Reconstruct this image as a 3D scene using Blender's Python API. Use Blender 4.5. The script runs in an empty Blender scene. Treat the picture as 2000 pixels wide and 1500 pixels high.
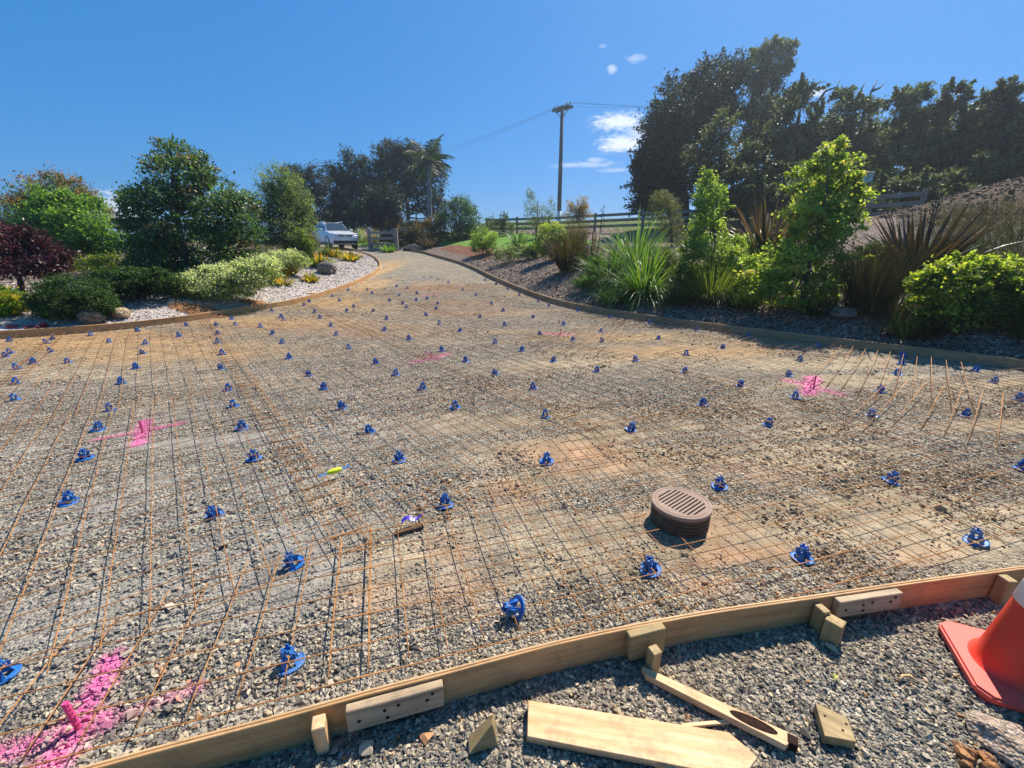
import bpy, bmesh, math, random
import numpy as np
from mathutils import Vector, Matrix, Euler

random.seed(7)
RNG = np.random.default_rng(11)
S = bpy.context.scene
COL = S.collection
R = math.radians

# ------------------------------------------------------------------ camera, sky, sun, exposure
FPX, PCX, PCY, CAMH = 850.0, 1000.0, 750.0, 1.6          # focal length and centre in photograph pixels
PITCH = math.atan(275.0 / FPX)
SUN_EL, SUN_AZ = R(50), R(34)                             # azimuth clockwise from +Y
cam_d = bpy.data.cameras.new('camera')
cam = bpy.data.objects.new('camera', cam_d)
COL.objects.link(cam)
cam.location = (0, 0, CAMH)
cam.rotation_euler = (math.pi / 2 - PITCH, 0, 0)
cam_d.sensor_width = 36.0
cam_d.lens = 36.0 * FPX / 2000.0
cam_d.clip_start = 0.05
cam_d.clip_end = 6000
S.camera = cam

S.view_settings.view_transform = 'Standard'
S.view_settings.look = 'None'
S.view_settings.exposure = 0.84
S.view_settings.gamma = 1.0
S.view_settings.use_curve_mapping = False

C0 = np.array([0, 0, CAMH])
FW = np.array([0, math.cos(PITCH), -math.sin(PITCH)])
UP = np.array([0, math.sin(PITCH), math.cos(PITCH)])
RT = np.array([1.0, 0, 0])
def ray(px, py):
    return FW + (px - PCX) / FPX * RT + (PCY - py) / FPX * UP
def P(px, py, depth):
    return C0 + depth * ray(px, py)
def project(x, y, z):
    d = np.stack([x, y, z - CAMH], -1)
    w = np.maximum(d @ FW, 1e-3)
    return PCX + FPX * (d @ RT) / w, PCY - FPX * (d @ UP) / w

world = bpy.data.worlds.new('World')
S.world = world
world.use_nodes = True
def build_world():
    nt = world.node_tree
    N, L = nt.nodes, nt.links
    N.clear()
    out = N.new('ShaderNodeOutputWorld')
    bg = N.new('ShaderNodeBackground')
    sky = N.new('ShaderNodeTexSky')
    sky.sky_type = 'NISHITA'
    sky.sun_disc = False
    sky.sun_elevation = SUN_EL
    sky.sun_rotation = SUN_AZ
    sky.altitude = 0
    sky.air_density = 1.0
    sky.dust_density = 0.35
    sky.ozone_density = 2.6
    hsv = N.new('ShaderNodeHueSaturation')
    hsv.inputs['Hue'].default_value = 0.503
    hsv.inputs['Saturation'].default_value = 1.25
    hsv.inputs['Value'].default_value = 1.0
    L.new(sky.outputs[0], hsv.inputs['Color'])
    # clouds: noise shaped round fixed directions of the sky
    tc = N.new('ShaderNodeTexCoord')
    def vm(op, a, b=None):
        n = N.new('ShaderNodeVectorMath'); n.operation = op
        for i, v in enumerate((a, b)):
            if v is None: continue
            if isinstance(v, (tuple, list, np.ndarray)): n.inputs[i].default_value = tuple(float(q) for q in v)
            else: L.new(v, n.inputs[i])
        return n
    def mt(op, a, b=None, clamp=False):
        n = N.new('ShaderNodeMath'); n.operation = op; n.use_clamp = clamp
        for i, v in enumerate((a, b)):
            if v is None: continue
            if isinstance(v, (int, float)): n.inputs[i].default_value = v
            else: L.new(v, n.inputs[i])
        return n.outputs[0]
    d = tc.outputs['Generated']
    total = None
    clouds = [(1208, 238, 62, 20, 0.95), (1215, 280, 60, 20, 0.95), (1255, 262, 50, 30, .6), (1195, 135, 12, 11, 0.55), (1242, 114, 24, 9, 0.35), (1178, 90, 10, 5, 0.25),
              (1140, 322, 70, 7, 0.45), (1165, 312, 25, 5, .45), (1200, 332, 40, 5, .35), (232, 412, 62, 42, 0.95), (285, 440, 45, 30, .6), (1588, 182, 26, 10, 0.9), (30, 470, 80, 14, .4), (900, 405, 50, 8, .18)]
    for i, (px, py, rx, ry, amt) in enumerate(clouds):
        c = ray(px, py); c = c / np.linalg.norm(c)
        e1 = np.cross(c, [0, 0, 1.0]); e1 /= np.linalg.norm(e1)
        e2 = np.cross(e1, c)
        k = np.linalg.norm(ray(px, py)) * FPX
        u = vm('DOT_PRODUCT', d, e1 * k / rx * .95).outputs['Value']
        v = vm('DOT_PRODUCT', d, e2 * k / ry * .95).outputs['Value']
        fwd = vm('DOT_PRODUCT', d, c).outputs['Value']
        r2 = mt('ADD', mt('MULTIPLY', u, u), mt('MULTIPLY', v, v))
        fall = mt('SUBTRACT', 1.0, mt('SQRT', r2))
        cmb = N.new('ShaderNodeCombineXYZ')
        L.new(mt('MULTIPLY', u, rx / 26.0), cmb.inputs[0]); L.new(mt('MULTIPLY', v, ry / 9.0), cmb.inputs[1]); cmb.inputs[2].default_value = i * 3.7
        nz = N.new('ShaderNodeTexNoise'); nz.inputs['Scale'].default_value = 1.5; nz.inputs['Detail'].default_value = 9.0; nz.inputs['Roughness'].default_value = .68
        L.new(cmb.outputs[0], nz.inputs['Vector'])
        a = mt('ADD', mt('MULTIPLY', fall, 1.25), mt('MULTIPLY', mt('SUBTRACT', nz.outputs[0], 0.47), 2.6))
        sm = N.new('ShaderNodeMapRange'); sm.interpolation_type = 'SMOOTHSTEP'
        sm.inputs['From Min'].default_value = 0.05; sm.inputs['From Max'].default_value = 1.15
        sm.inputs['To Max'].default_value = amt
        L.new(a, sm.inputs['Value'])
        front = mt('GREATER_THAN', fwd, 0.3)
        near = mt('LESS_THAN', r2, 2.2)
        al = mt('MULTIPLY', mt('MULTIPLY', sm.outputs[0], front), near)
        total = al if total is None else mt('MAXIMUM', total, al)
    mix = N.new('ShaderNodeMix'); mix.data_type = 'RGBA'
    sp = N.new('ShaderNodeSeparateColor'); L.new(hsv.outputs[0], sp.inputs[0])
    cc = N.new('ShaderNodeCombineColor')
    for ch, (a, g) in enumerate(((.334, .67), (1.298, .41), (2.30, .45))):      # the photograph's tone curve for the whole sky
        L.new(mt('MULTIPLY', mt('POWER', sp.outputs[ch], g), a), cc.inputs[ch])
    L.new(total, mix.inputs['Factor'])
    L.new(cc.outputs[0], mix.inputs['A'])
    mix.inputs['B'].default_value = (6.4, 6.9, 7.4, 1)
    L.new(mix.outputs['Result'], bg.inputs['Color'])
    bg.inputs['Strength'].default_value = 0.082
    L.new(bg.outputs[0], out.inputs['Surface'])
build_world()

sun_d = bpy.data.lights.new('sun', 'SUN')
sun_d.energy = 4.6
sun_d.angle = R(0.53)
sun_d.color = (1.0, 0.915, 0.79)
sun = bpy.data.objects.new('sun', sun_d)
COL.objects.link(sun)
sdir = Vector((math.sin(SUN_AZ) * math.cos(SUN_EL), math.cos(SUN_AZ) * math.cos(SUN_EL), math.sin(SUN_EL)))
sun.rotation_euler = (-sdir).to_track_quat('-Z', 'Y').to_euler()
sun.location = tuple(sdir * 60)

# ------------------------------------------------------------------ helpers
def tag(o, label=None, cat=None, group=None, kind=None):
    if label: o['label'] = label
    if cat: o['category'] = cat
    if group: o['group'] = group
    if kind: o['kind'] = kind
    return o

def empty(name, loc, rotz=0.0):
    o = bpy.data.objects.new(name, None)
    COL.objects.link(o)
    o.location = tuple(float(v) for v in loc)
    o.rotation_euler = (0, 0, rotz)
    o.empty_display_size = 0.1
    return o

def thing(name, loc, label, cat, group=None, rotz=0.0):
    return tag(empty(name, loc, rotz), label, cat, group)

def np_mesh(name, verts, faces, mat=None, attrs=None, smooth=False):
    """faces: (n,3) or (n,4) array, or a list of lists"""
    me = bpy.data.meshes.new(name)
    verts = np.asarray(verts, dtype=np.float32).reshape(-1, 3)
    if isinstance(faces, np.ndarray):
        k = faces.shape[1]
        me.vertices.add(len(verts)); me.vertices.foreach_set('co', verts.ravel())
        me.loops.add(faces.size); me.loops.foreach_set('vertex_index', faces.astype(np.int32).ravel())
        me.polygons.add(len(faces))
        me.polygons.foreach_set('loop_start', np.arange(0, faces.size, k, dtype=np.int32))
        me.update(calc_edges=True)
    else:
        me.from_pydata([tuple(v) for v in verts.tolist()], [], faces)
    for an, (typ, data) in (attrs or {}).items():
        data = np.asarray(data, dtype=np.float32)
        a = me.attributes.new(an, typ, 'POINT')
        if typ == 'FLOAT': a.data.foreach_set('value', data.ravel())
        elif typ == 'FLOAT_VECTOR': a.data.foreach_set('vector', data.ravel())
        elif typ == 'FLOAT_COLOR':
            if data.shape[1] == 3: data = np.concatenate([data, np.ones((len(data), 1), np.float32)], 1)
            a.data.foreach_set('color', data.ravel())
    if smooth and len(me.polygons):
        me.polygons.foreach_set('use_smooth', np.ones(len(me.polygons), dtype=bool))
    if mat: me.materials.append(mat)
    return me

def link(name, me, parent=None, loc=None):
    o = bpy.data.objects.new(name, me)
    COL.objects.link(o)
    if parent is not None: o.parent = parent
    if loc is not None: o.location = tuple(float(v) for v in loc)
    return o

class MB:
    """collects primitives, in the local space of the thing"""
    def __init__(self): self.v, self.f, self.g = [], [], []
    def add(self, vs, fs, gs=None):
        b = len(self.v)
        self.v += [tuple(map(float, v)) for v in vs]
        self.f += [[i + b for i in f] for f in fs]
        self.g += [tuple(map(float, q)) for q in (gs if gs is not None else vs)]
        return self
    def box(self, c, s, rot=None, bevel=0.0):
        bm = bmesh.new()
        bmesh.ops.create_cube(bm, size=1.0)
        bmesh.ops.scale(bm, vec=Vector(s), verts=bm.verts)
        if bevel: bmesh.ops.bevel(bm, geom=list(bm.edges), offset=bevel, segments=1, affect='EDGES', profile=.5)
        return self.bm(bm, c, rot)
    def bm(self, bm, c=(0, 0, 0), rot=None):
        bm.verts.ensure_lookup_table()
        g = [tuple(v.co) for v in bm.verts]
        m = Matrix.Identity(3) if rot is None else (rot if isinstance(rot, Matrix) else Euler(rot).to_matrix())
        vs = [tuple(m @ v.co + Vector(c)) for v in bm.verts]
        fs = [[v.index for v in f.verts] for f in bm.faces]
        bm.free()
        off = random.random() * 40
        return self.add(vs, fs, [(a + off, b_, c_) for a, b_, c_ in g])
    def tube(self, pts, rad, n=6, cap=True):
        pts = [Vector(p) for p in pts]
        if not hasattr(rad, '__len__'): rad = [rad] * len(pts)
        vs, fs, prev = [], [], None
        for i, p in enumerate(pts):
            t = (pts[min(i + 1, len(pts) - 1)] - pts[max(i - 1, 0)]).normalized()
            if prev is None: prev = t.orthogonal().normalized()
            u = (prev - t * prev.dot(t)); u = u.normalized() if u.length > 1e-6 else t.orthogonal().normalized()
            w = t.cross(u); prev = u
            for k in range(n):
                a = 2 * math.pi * k / n
                vs.append(p + (u * math.cos(a) + w * math.sin(a)) * rad[i])
        for i in range(len(pts) - 1):
            for k in range(n):
                a, b = i * n + k, i * n + (k + 1) % n
                fs.append([a, b, b + n, a + n])
        if cap:
            fs.append(list(range(n))[::-1]); fs.append([len(vs) - n + k for k in range(n)])
        return self.add(vs, fs)
    def lathe(self, prof, n=24, c=(0, 0, 0)):
        vs, fs = [], []
        for r, z in prof:
            for k in range(n):
                a = 2 * math.pi * k / n
                vs.append((c[0] + r * math.cos(a), c[1] + r * math.sin(a), c[2] + z))
        for i in range(len(prof) - 1):
            for k in range(n):
                a, b = i * n + k, i * n + (k + 1) % n
                fs.append([a, b, b + n, a + n])
        return self.add(vs, fs)
    def build(self, name, mat, parent=None, smooth=False, loc=None, tint=None):
        me = np_mesh(name, np.array(self.v), self.f, mat, {'grain': ('FLOAT_VECTOR', np.array(self.g))}, smooth)
        return link(name, me, parent, loc)

def copy_tree(o, parent=None):
    c = o.copy(); COL.objects.link(c)
    if parent is not None: c.parent = parent
    for ch in o.children: copy_tree(ch, c)
    return c

# value noise -------------------------------------------------------
def _hash(ix, iy, seed):
    h = (ix.astype(np.int64) * 374761393 + iy.astype(np.int64) * 668265263 + seed * 974711) & 0x7fffffff
    h = ((h ^ (h >> 13)) * 1274126177) & 0x7fffffff
    return ((h ^ (h >> 16)) & 0xffff) / 65535.0
def vnoise(x, y, seed=0):
    x = np.asarray(x, float); y = np.asarray(y, float)
    ix, iy = np.floor(x), np.floor(y)
    fx, fy = x - ix, y - iy
    fx, fy = fx * fx * (3 - 2 * fx), fy * fy * (3 - 2 * fy)
    a, b = _hash(ix, iy, seed), _hash(ix + 1, iy, seed)
    c, d = _hash(ix, iy + 1, seed), _hash(ix + 1, iy + 1, seed)
    return a + (b - a) * fx + (c - a) * fy + (a - b - c + d) * fx * fy
def fbm(x, y, oct=4, seed=0):
    s, a, n = 0, .5, 0
    for i in range(oct):
        s = s + a * vnoise(x * 2 ** i, y * 2 ** i, seed + i); n += a; a *= .55
    return s / n
def sstep(a, b, x):
    t = np.clip((x - a) / (b - a), 0, 1)
    return t * t * (3 - 2 * t)

# ------------------------------------------------------------------ terrain
def zdrive(x, y):
    q = np.clip((np.asarray(y, float) - 10.5) / 1.2, -30, 41)
    z = 0.062 * 1.2 * np.log1p(np.exp(q))
    return np.where(z > 1.2, 1.2 + .35 * (1 - np.exp(-(np.maximum(z, 1.2) - 1.2) / .35)), z)
def march(px, py, fn, tmax=160):
    d = ray(px, py)
    t = np.geomspace(.7, tmax, 2600)
    p = C0[None] + t[:, None] * d[None]
    g = p[:, 2] - fn(p[:, 0], p[:, 1])
    k = np.where(g < 0)[0]
    if len(k) == 0: return p[-1]
    k = max(k[0], 1)
    a = g[k - 1] / (g[k - 1] - g[k])
    q = p[k - 1] + a * (p[k] - p[k - 1])
    return q
def on_drive(px, py): return march(px, py, zdrive)

LEFT_PX = [(0, 661), (100, 655), (200, 648), (300, 638), (390, 625), (480, 610), (540, 602), (588, 591), (626, 581), (660, 569), (688, 559), (710, 549), (727, 540), (738, 531), (743, 523), (741, 514), (732, 505), (719, 499), (701, 496)]
RIGHT_PX = [(804, 491), (828, 495), (850, 502), (876, 509), (902, 517), (930, 529), (955, 542), (985, 556), (1018, 570), (1040, 579), (1060, 586), (1086, 594), (1112, 601), (1150, 609), (1200, 616), (1228, 621), (1300, 633), (1360, 641), (1432, 650), (1510, 660), (1583, 670), (1690, 683), (1800, 696), (1900, 709), (2000, 722)]
NEAR_TOP = 0.14
def on_plane(px, py, z):
    d = ray(px, py); t = (z - CAMH) / d[2]
    return C0 + t * d
NEAR_PX = [(171, 1499), (350, 1448), (470, 1420), (591, 1388), (700, 1353), (850, 1318), (1000, 1275), (1140, 1241), (1250, 1219), (1362, 1197), (1475, 1181), (1575, 1167), (1680, 1151), (1787, 1135), (1900, 1120), (2000, 1107)]
LEFT = np.array([on_drive(*p)[:2] for p in LEFT_PX])
RIGHT = np.array([on_drive(*p)[:2] for p in RIGHT_PX])
NEAR = np.array([on_plane(px, py, NEAR_TOP)[:2] for px, py in NEAR_PX])
def extend(a, n0=0.0, n1=0.0):
    a = list(a)
    if n0: d = a[0] - a[1]; a.insert(0, a[0] + d / np.linalg.norm(d) * n0)
    if n1: d = a[-1] - a[-2]; a.append(a[-1] + d / np.linalg.norm(d) * n1)
    return np.array(a)
NEAR = extend(NEAR, .5, 1.3)
LEFT_X = extend(LEFT, 9, 0)
RIGHT_X = extend(RIGHT, 0, 9)
LEFT_POLY = np.vstack([LEFT_X, [LEFT[-1] + (-2.2, 1.6), LEFT[-1] + (-7, 3.6), (-30, 32), (-90, 40), (-90, 5)]])
RIGHT_POLY = np.vstack([RIGHT_X, [(120, RIGHT_X[-1][1] - 40), (400, 10), (400, 900), (-140, 900), (-60, 60), RIGHT[0] + (-8, 7)]])
SLAB_POLY = np.vstack([LEFT_X, RIGHT_X, NEAR[::-1], [(-9, -.3), (-22, 3)]])

def inside(x, y, poly):
    x = np.asarray(x, float); y = np.asarray(y, float)
    r = np.zeros(x.shape, bool)
    n = len(poly)
    for i in range(n):
        x0, y0 = poly[i]; x1, y1 = poly[(i + 1) % n]
        if y0 == y1: continue
        c = ((y0 > y) != (y1 > y)) & (x < (x1 - x0) * (y - y0) / (y1 - y0) + x0)
        r ^= c
    return r
def pdist(x, y, line):
    x = np.asarray(x, float); y = np.asarray(y, float)
    best = np.full(x.shape, 1e9)
    for (x0, y0), (x1, y1) in zip(line[:-1], line[1:]):
        dx, dy = x1 - x0, y1 - y0
        t = np.clip(((x - x0) * dx + (y - y0) * dy) / (dx * dx + dy * dy + 1e-12), 0, 1)
        best = np.minimum(best, (x - x0 - t * dx) ** 2 + (y - y0 - t * dy) ** 2)
    return np.sqrt(best)
MOUND = [(15.5, 13.0, 4.6, 3.6, 1.05), (20.5, 14, 4.6, 4.2, 1.6)]
def H(x, y):
    x = np.asarray(x, float); y = np.asarray(y, float)
    z = zdrive(x, y)
    il = inside(x, y, LEFT_POLY); ir = inside(x, y, RIGHT_POLY)
    dl = np.minimum(pdist(x, y, LEFT_X), pdist(x, y, np.vstack([LEFT[-1], LEFT_POLY[len(LEFT_X):len(LEFT_X) + 3]])))
    dr = pdist(x, y, RIGHT_X)
    z = z + np.where(il, 0.95 * (1 - np.exp(-dl / 4.2)) + .05 * sstep(0, .5, dl) + .10 * (fbm(x * .8, y * .8, 3, 5) - .5) * sstep(0, 1.5, dl), 0)
    kb = 1 - .8 * (1 - sstep(-10, -2, x)) * sstep(24, 33, y)
    z = z + np.where(ir, (1.9 - .65 * sstep(11, 22, y)) * kb * (1 - np.exp(-dr / 5.0)) + .075 * kb * np.clip(dr - 8, 0, 14) + .16 * (fbm(x * .7, y * .7, 3, 9) - .5) * sstep(0, 1.5, dr), 0)
    for mx, my, sx, sy, h in MOUND:
        z = z + h * np.exp(-((x - mx) / sx) ** 2 - ((y - my) / sy) ** 2) * (1 + .25 * (fbm(x * .9, y * .9, 3, 21) - .5))
    r = np.hypot(x, y)
    z = z * np.exp(-(np.clip(r - 48, 0, None) / 55) ** 2) - 6 * (1 - np.exp(-(np.clip(r - 60, 0, None) / 120) ** 2))
    # faint unevenness of the gravel
    z = z + np.where(~il & ~ir, .012 * (fbm(x * 1.6, y * 1.6, 3, 3) - .5), 0)
    return z
def h1(x, y): return float(H(np.array([x]), np.array([y]))[0])
def at(px, py): return march(px, py, H)
def ground_at(px, py, D):
    p = P(px, py, D)
    return np.array([p[0], p[1], h1(p[0], p[1])])

# ------------------------------------------------------------------ materials
MATS = {}
class NT:
    def __init__(self, name):
        self.m = bpy.data.materials.new(name); self.m.use_nodes = True
        self.nt = self.m.node_tree; self.N = self.nt.nodes; self.L = self.nt.links
        self.b = self.N['Principled BSDF']; self.out = self.N['Material Output']
        MATS[name] = self.m
    def n(self, t, **kw):
        x = self.N.new(t)
        for k, v in kw.items(): setattr(x, k, v)
        return x
    def set(self, node, sock, v):
        s = node.inputs[sock]
        if isinstance(v, bpy.types.NodeSocket): self.L.new(v, s)
        else: s.default_value = v
    def noise(self, vec, scale, detail=4, rough=.55, out=0):
        x = self.n('ShaderNodeTexNoise'); self.set(x, 'Scale', scale); self.set(x, 'Detail', detail); self.set(x, 'Roughness', rough)
        if vec is not None: self.set(x, 'Vector', vec)
        return x.outputs[out]
    def ramp(self, fac, stops, interp='LINEAR'):
        x = self.n('ShaderNodeValToRGB'); cr = x.color_ramp; cr.interpolation = interp
        while len(cr.elements) < len(stops): cr.elements.new(.5)
        for e, (p, c) in zip(cr.elements, stops):
            e.position = p; e.color = (*c, 1) if len(c) == 3 else c
        self.set(x, 'Fac', fac)
        return x.outputs['Color']
    def mix(self, fac, a, b, mode='MIX'):
        x = self.n('ShaderNodeMix', data_type='RGBA', blend_type=mode)
        for s, v in (('Factor', fac), ('A', a), ('B', b)):
            if isinstance(v, tuple) and len(v) == 3: v = (*v, 1)
            self.set(x, s, v)
        return x.outputs['Result']
    def math(self, op, a, b=0.0, clamp=False):
        x = self.n('ShaderNodeMath', operation=op, use_clamp=clamp)
        self.set(x, 0, a); self.set(x, 1, b)
        return x.outputs[0]
    def attr(self, name, typ='GEOMETRY'):
        return self.n('ShaderNodeAttribute', attribute_name=name, attribute_type=typ)
    def bump(self, h, strength=.5, dist=.01):
        x = self.n('ShaderNodeBump'); self.set(x, 'Height', h); self.set(x, 'Strength', strength); self.set(x, 'Distance', dist)
        self.L.new(x.outputs[0], self.b.inputs['Normal'])
        return x.outputs[0]
    def pos(self): return self.n('ShaderNodeNewGeometry').outputs['Position']
    def map(self, vec, scale=(1, 1, 1)):
        x = self.n('ShaderNodeMapping'); self.set(x, 'Vector', vec); x.inputs['Scale'].default_value = scale
        return x.outputs[0]

def plain(name, col, rough=.5, metal=0.0, vary=.12, scale=30.0, spec=.5, bump=0.0):
    t = NT(name)
    p = t.n('ShaderNodeTexCoord').outputs['Object']
    n = t.noise(p, scale, 4)
    a = tuple(max(0, c * (1 - vary)) for c in col); b = tuple(min(1, c * (1 + vary)) for c in col)
    t.set(t.b, 'Base Color', t.ramp(n, [(.3, a), (.7, b)]))
    t.set(t.b, 'Roughness', rough); t.set(t.b, 'Metallic', metal); t.set(t.b, 'Specular IOR Level', spec)
    if bump: t.bump(n, .6, bump)
    return t.m

def dusty(name, col, dust, rough=.45, amount=.5, scale=6.0, spec=.45, perobj=0.0):
    t = NT(name)
    p = t.n('ShaderNodeTexCoord').outputs['Object']
    w = t.pos()
    n = t.noise(w, scale, 6, .7); n2 = t.noise(w, scale * 9, 4, .65)
    f = t.math('ADD', t.math('MULTIPLY', n, .7), t.math('MULTIPLY', n2, .4))
    mr = t.n('ShaderNodeMapRange'); t.set(mr, 'Value', f); t.set(mr, 'From Min', .50); t.set(mr, 'From Max', .78); t.set(mr, 'To Max', amount)
    fac = mr.outputs[0]
    if perobj:
        oi = t.n('ShaderNodeObjectInfo')
        fac = t.math('ADD', fac, t.math('MULTIPLY', t.math('POWER', oi.outputs['Random'], 2.0), perobj), True)
    t.set(t.b, 'Base Color', t.mix(fac, col, dust))
    t.set(t.b, 'Roughness', t.math('ADD', rough, t.math('MULTIPLY', fac, .4), True)); t.set(t.b, 'Specular IOR Level', spec)
    t.bump(n2, .25, .001)
    return t.m

def gravel_ground(name):
    t = NT(name)
    p = t.pos()
    wob = t.n('ShaderNodeVectorMath', operation='ADD')
    t.L.new(p, wob.inputs[0])
    nz = t.n('ShaderNodeTexNoise'); t.set(nz, 'Scale', 60.0); t.set(nz, 'Vector', p)
    sc = t.n('ShaderNodeVectorMath', operation='SCALE'); t.L.new(nz.outputs['Color'], sc.inputs[0]); sc.inputs['Scale'].default_value = .012
    t.L.new(sc.outputs[0], wob.inputs[1])
    v1 = t.n('ShaderNodeTexVoronoi'); t.set(v1, 'Scale', 48.0); t.set(v1, 'Vector', wob.outputs[0])
    v2 = t.n('ShaderNodeTexVoronoi'); t.set(v2, 'Scale', 95.0); t.set(v2, 'Vector', wob.outputs[0])
    pal = [(0, (.06, .062, .065)), (.2, (.15, .142, .125)), (.42, (.26, .238, .195)), (.6, (.345, .30, .23)), (.78, (.42, .355, .25)), (1.0, (.50, .46, .39))]
    r1 = t.n('ShaderNodeSeparateColor'); t.L.new(v1.outputs['Color'], r1.inputs[0])
    r2 = t.n('ShaderNodeSeparateColor'); t.L.new(v2.outputs['Color'], r2.inputs[0])
    c1 = t.ramp(r1.outputs[0], pal); c2 = t.ramp(r2.outputs[1], pal)
    sel = t.math('GREATER_THAN', t.noise(p, 9.0, 3), .50)
    c = t.mix(sel, c1, c2)
    da = t.attr('dust'); am = t.attr('amt')
    fine = t.noise(p, 130.0, 3)
    mid = t.noise(p, 22.0, 5)
    fac = t.math('MULTIPLY', am.outputs['Fac'], t.math('ADD', .5, t.math('MULTIPLY', mid, 1.15)), True)
    dcol = t.mix(t.math('MULTIPLY', fine, .55), da.outputs['Color'], (.16, .13, .09))
    c = t.mix(t.math('MULTIPLY', fac, .92, True), c, dcol)
    mott = t.n('ShaderNodeMapRange'); t.set(mott, 'Value', t.noise(p, 4.5, 7, .72)); t.set(mott, 'From Min', .3); t.set(mott, 'From Max', .7); t.set(mott, 'To Min', .52); t.set(mott, 'To Max', 1.38)
    mc = t.n('ShaderNodeCombineColor')
    for q_ in range(3): t.L.new(mott.outputs[0], mc.inputs[q_])
    c = t.mix(1.0, c, mc.outputs[0], 'MULTIPLY')
    pk = t.attr('pink')
    pf = t.math('MULTIPLY', pk.outputs['Fac'], t.math('ADD', .25, t.math('MULTIPLY', t.noise(p, 70.0, 3), 1.5)), True)
    c = t.mix(t.math('MULTIPLY', pf, .85), c, (.80, .14, .38))
    t.set(t.b, 'Base Color', c); t.set(t.b, 'Roughness', .9); t.set(t.b, 'Specular IOR Level', .25)
    h = t.math('ADD', t.math('MULTIPLY', v1.outputs['Distance'], -1.0), t.math('MULTIPLY', v2.outputs['Distance'], -.45))
    h = t.math('MULTIPLY', h, t.math('SUBTRACT', 1.15, fac))
    h = t.math('ADD', h, t.math('MULTIPLY', fine, .12))
    t.bump(h, .95, .028)
    return t.m

def stone_mat(name, rough=.8):
    t = NT(name)
    a = t.attr('tint', 'INSTANCER')
    p = t.pos()
    n = t.noise(p, 160.0, 3)
    c = t.mix(.55, a.outputs['Color'], t.ramp(n, [(.3, (.6, .6, .6)), (.7, (1.25, 1.25, 1.25))]), 'MULTIPLY')
    t.set(t.b, 'Base Color', c); t.set(t.b, 'Roughness', rough); t.set(t.b, 'Specular IOR Level', .35)
    return t.m

def soil(name, stops, scale=40.0, bumpd=.02, rough=.95):
    t = NT(name)
    p = t.pos()
    v = t.n('ShaderNodeTexVoronoi'); t.set(v, 'Scale', scale); t.set(v, 'Vector', p)
    s = t.n('ShaderNodeSeparateColor'); t.L.new(v.outputs['Color'], s.inputs[0])
    n = t.noise(p, 3.0, 6, .65)
    f = t.math('ADD', t.math('MULTIPLY', s.outputs[0], .55), t.math('MULTIPLY', n, .6))
    t.set(t.b, 'Base Color', t.ramp(f, stops)); t.set(t.b, 'Roughness', rough); t.set(t.b, 'Specular IOR Level', .2)
    t.bump(t.math('ADD', t.math('MULTIPLY', v.outputs['Distance'], -1.0), t.noise(p, 55.0, 4)), .9, bumpd)
    return t.m

def wood(name, c0, c1, c2, rough=.65, ringscale=9.0):
    t = NT(name)
    g = t.attr('grain').outputs['Vector']
    m = t.map(g, (1.6, 22.0, 22.0))
    n = t.noise(m, 2.2, 6, .6)
    n2 = t.noise(t.map(g, (.7, 4.0, 4.0)), 1.7, 3)
    n3 = t.noise(t.map(g, (6.0, 160.0, 160.0)), 2.0, 3)
    f = t.math('ADD', t.math('MULTIPLY', n, .62), t.math('ADD', t.math('MULTIPLY', n2, .3), t.math('MULTIPLY', n3, .16)))
    c = t.ramp(f, [(.37, c0), (.52, c1), (.67, c2)])
    # knots
    vk = t.n('ShaderNodeTexVoronoi'); t.set(vk, 'Scale', 1.0); t.set(vk, 'Vector', t.map(g, (2.3, 9.0, 9.0)))
    k = t.n('ShaderNodeMapRange'); t.set(k, 'Value', vk.outputs['Distance']); t.set(k, 'From Min', .05); t.set(k, 'From Max', .13); t.set(k, 'To Min', .65); t.set(k, 'To Max', 0.0)
    c = t.mix(k.outputs[0], c, tuple(v * .42 for v in c0))
    dirt = t.noise(t.pos(), 14.0, 5, .7)
    dd = t.n('ShaderNodeMapRange'); t.set(dd, 'Value', dirt); t.set(dd, 'From Min', .50); t.set(dd, 'From Max', .78); t.set(dd, 'To Max', .62)
    c = t.mix(dd.outputs[0], c, (.17, .125, .075))
    t.set(t.b, 'Base Color', c); t.set(t.b, 'Roughness', rough); t.set(t.b, 'Specular IOR Level', .3)
    t.bump(t.math('ADD', n, n3), .35, .002)
    return t.m

def leaf_mat(name, trans=.4, rough=.45, spec=.4, tgain=(1.35, 1.5, .6)):
    t = NT(name)
    a = t.attr('tint').outputs['Color']
    t.set(t.b, 'Base Color', a); t.set(t.b, 'Roughness', rough); t.set(t.b, 'Specular IOR Level', spec)
    tr = t.n('ShaderNodeBsdfTranslucent')
    t.L.new(t.mix(1.0, a, tgain, 'MULTIPLY'), tr.inputs['Color'])
    mx = t.n('ShaderNodeMixShader'); mx.inputs[0].default_value = trans
    t.L.new(t.b.outputs[0], mx.inputs[1]); t.L.new(tr.outputs[0], mx.inputs[2])
    t.L.new(mx.outputs[0], t.out.inputs['Surface'])
    return t.m

def grass_ground(name, c0, c1, c2, bumpd=.04):
    t = NT(name)
    p = t.pos()
    n = t.noise(p, 1.2, 6, .65); n2 = t.noise(p, 45.0, 3)
    f = t.math('ADD', t.math('MULTIPLY', n, .7), t.math('MULTIPLY', n2, .35))
    t.set(t.b, 'Base Color', t.ramp(f, [(.3, c0), (.52, c1), (.75, c2)])); t.set(t.b, 'Roughness', .95); t.set(t.b, 'Specular IOR Level', .15)
    t.bump(n2, .9, bumpd)
    return t.m

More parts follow.
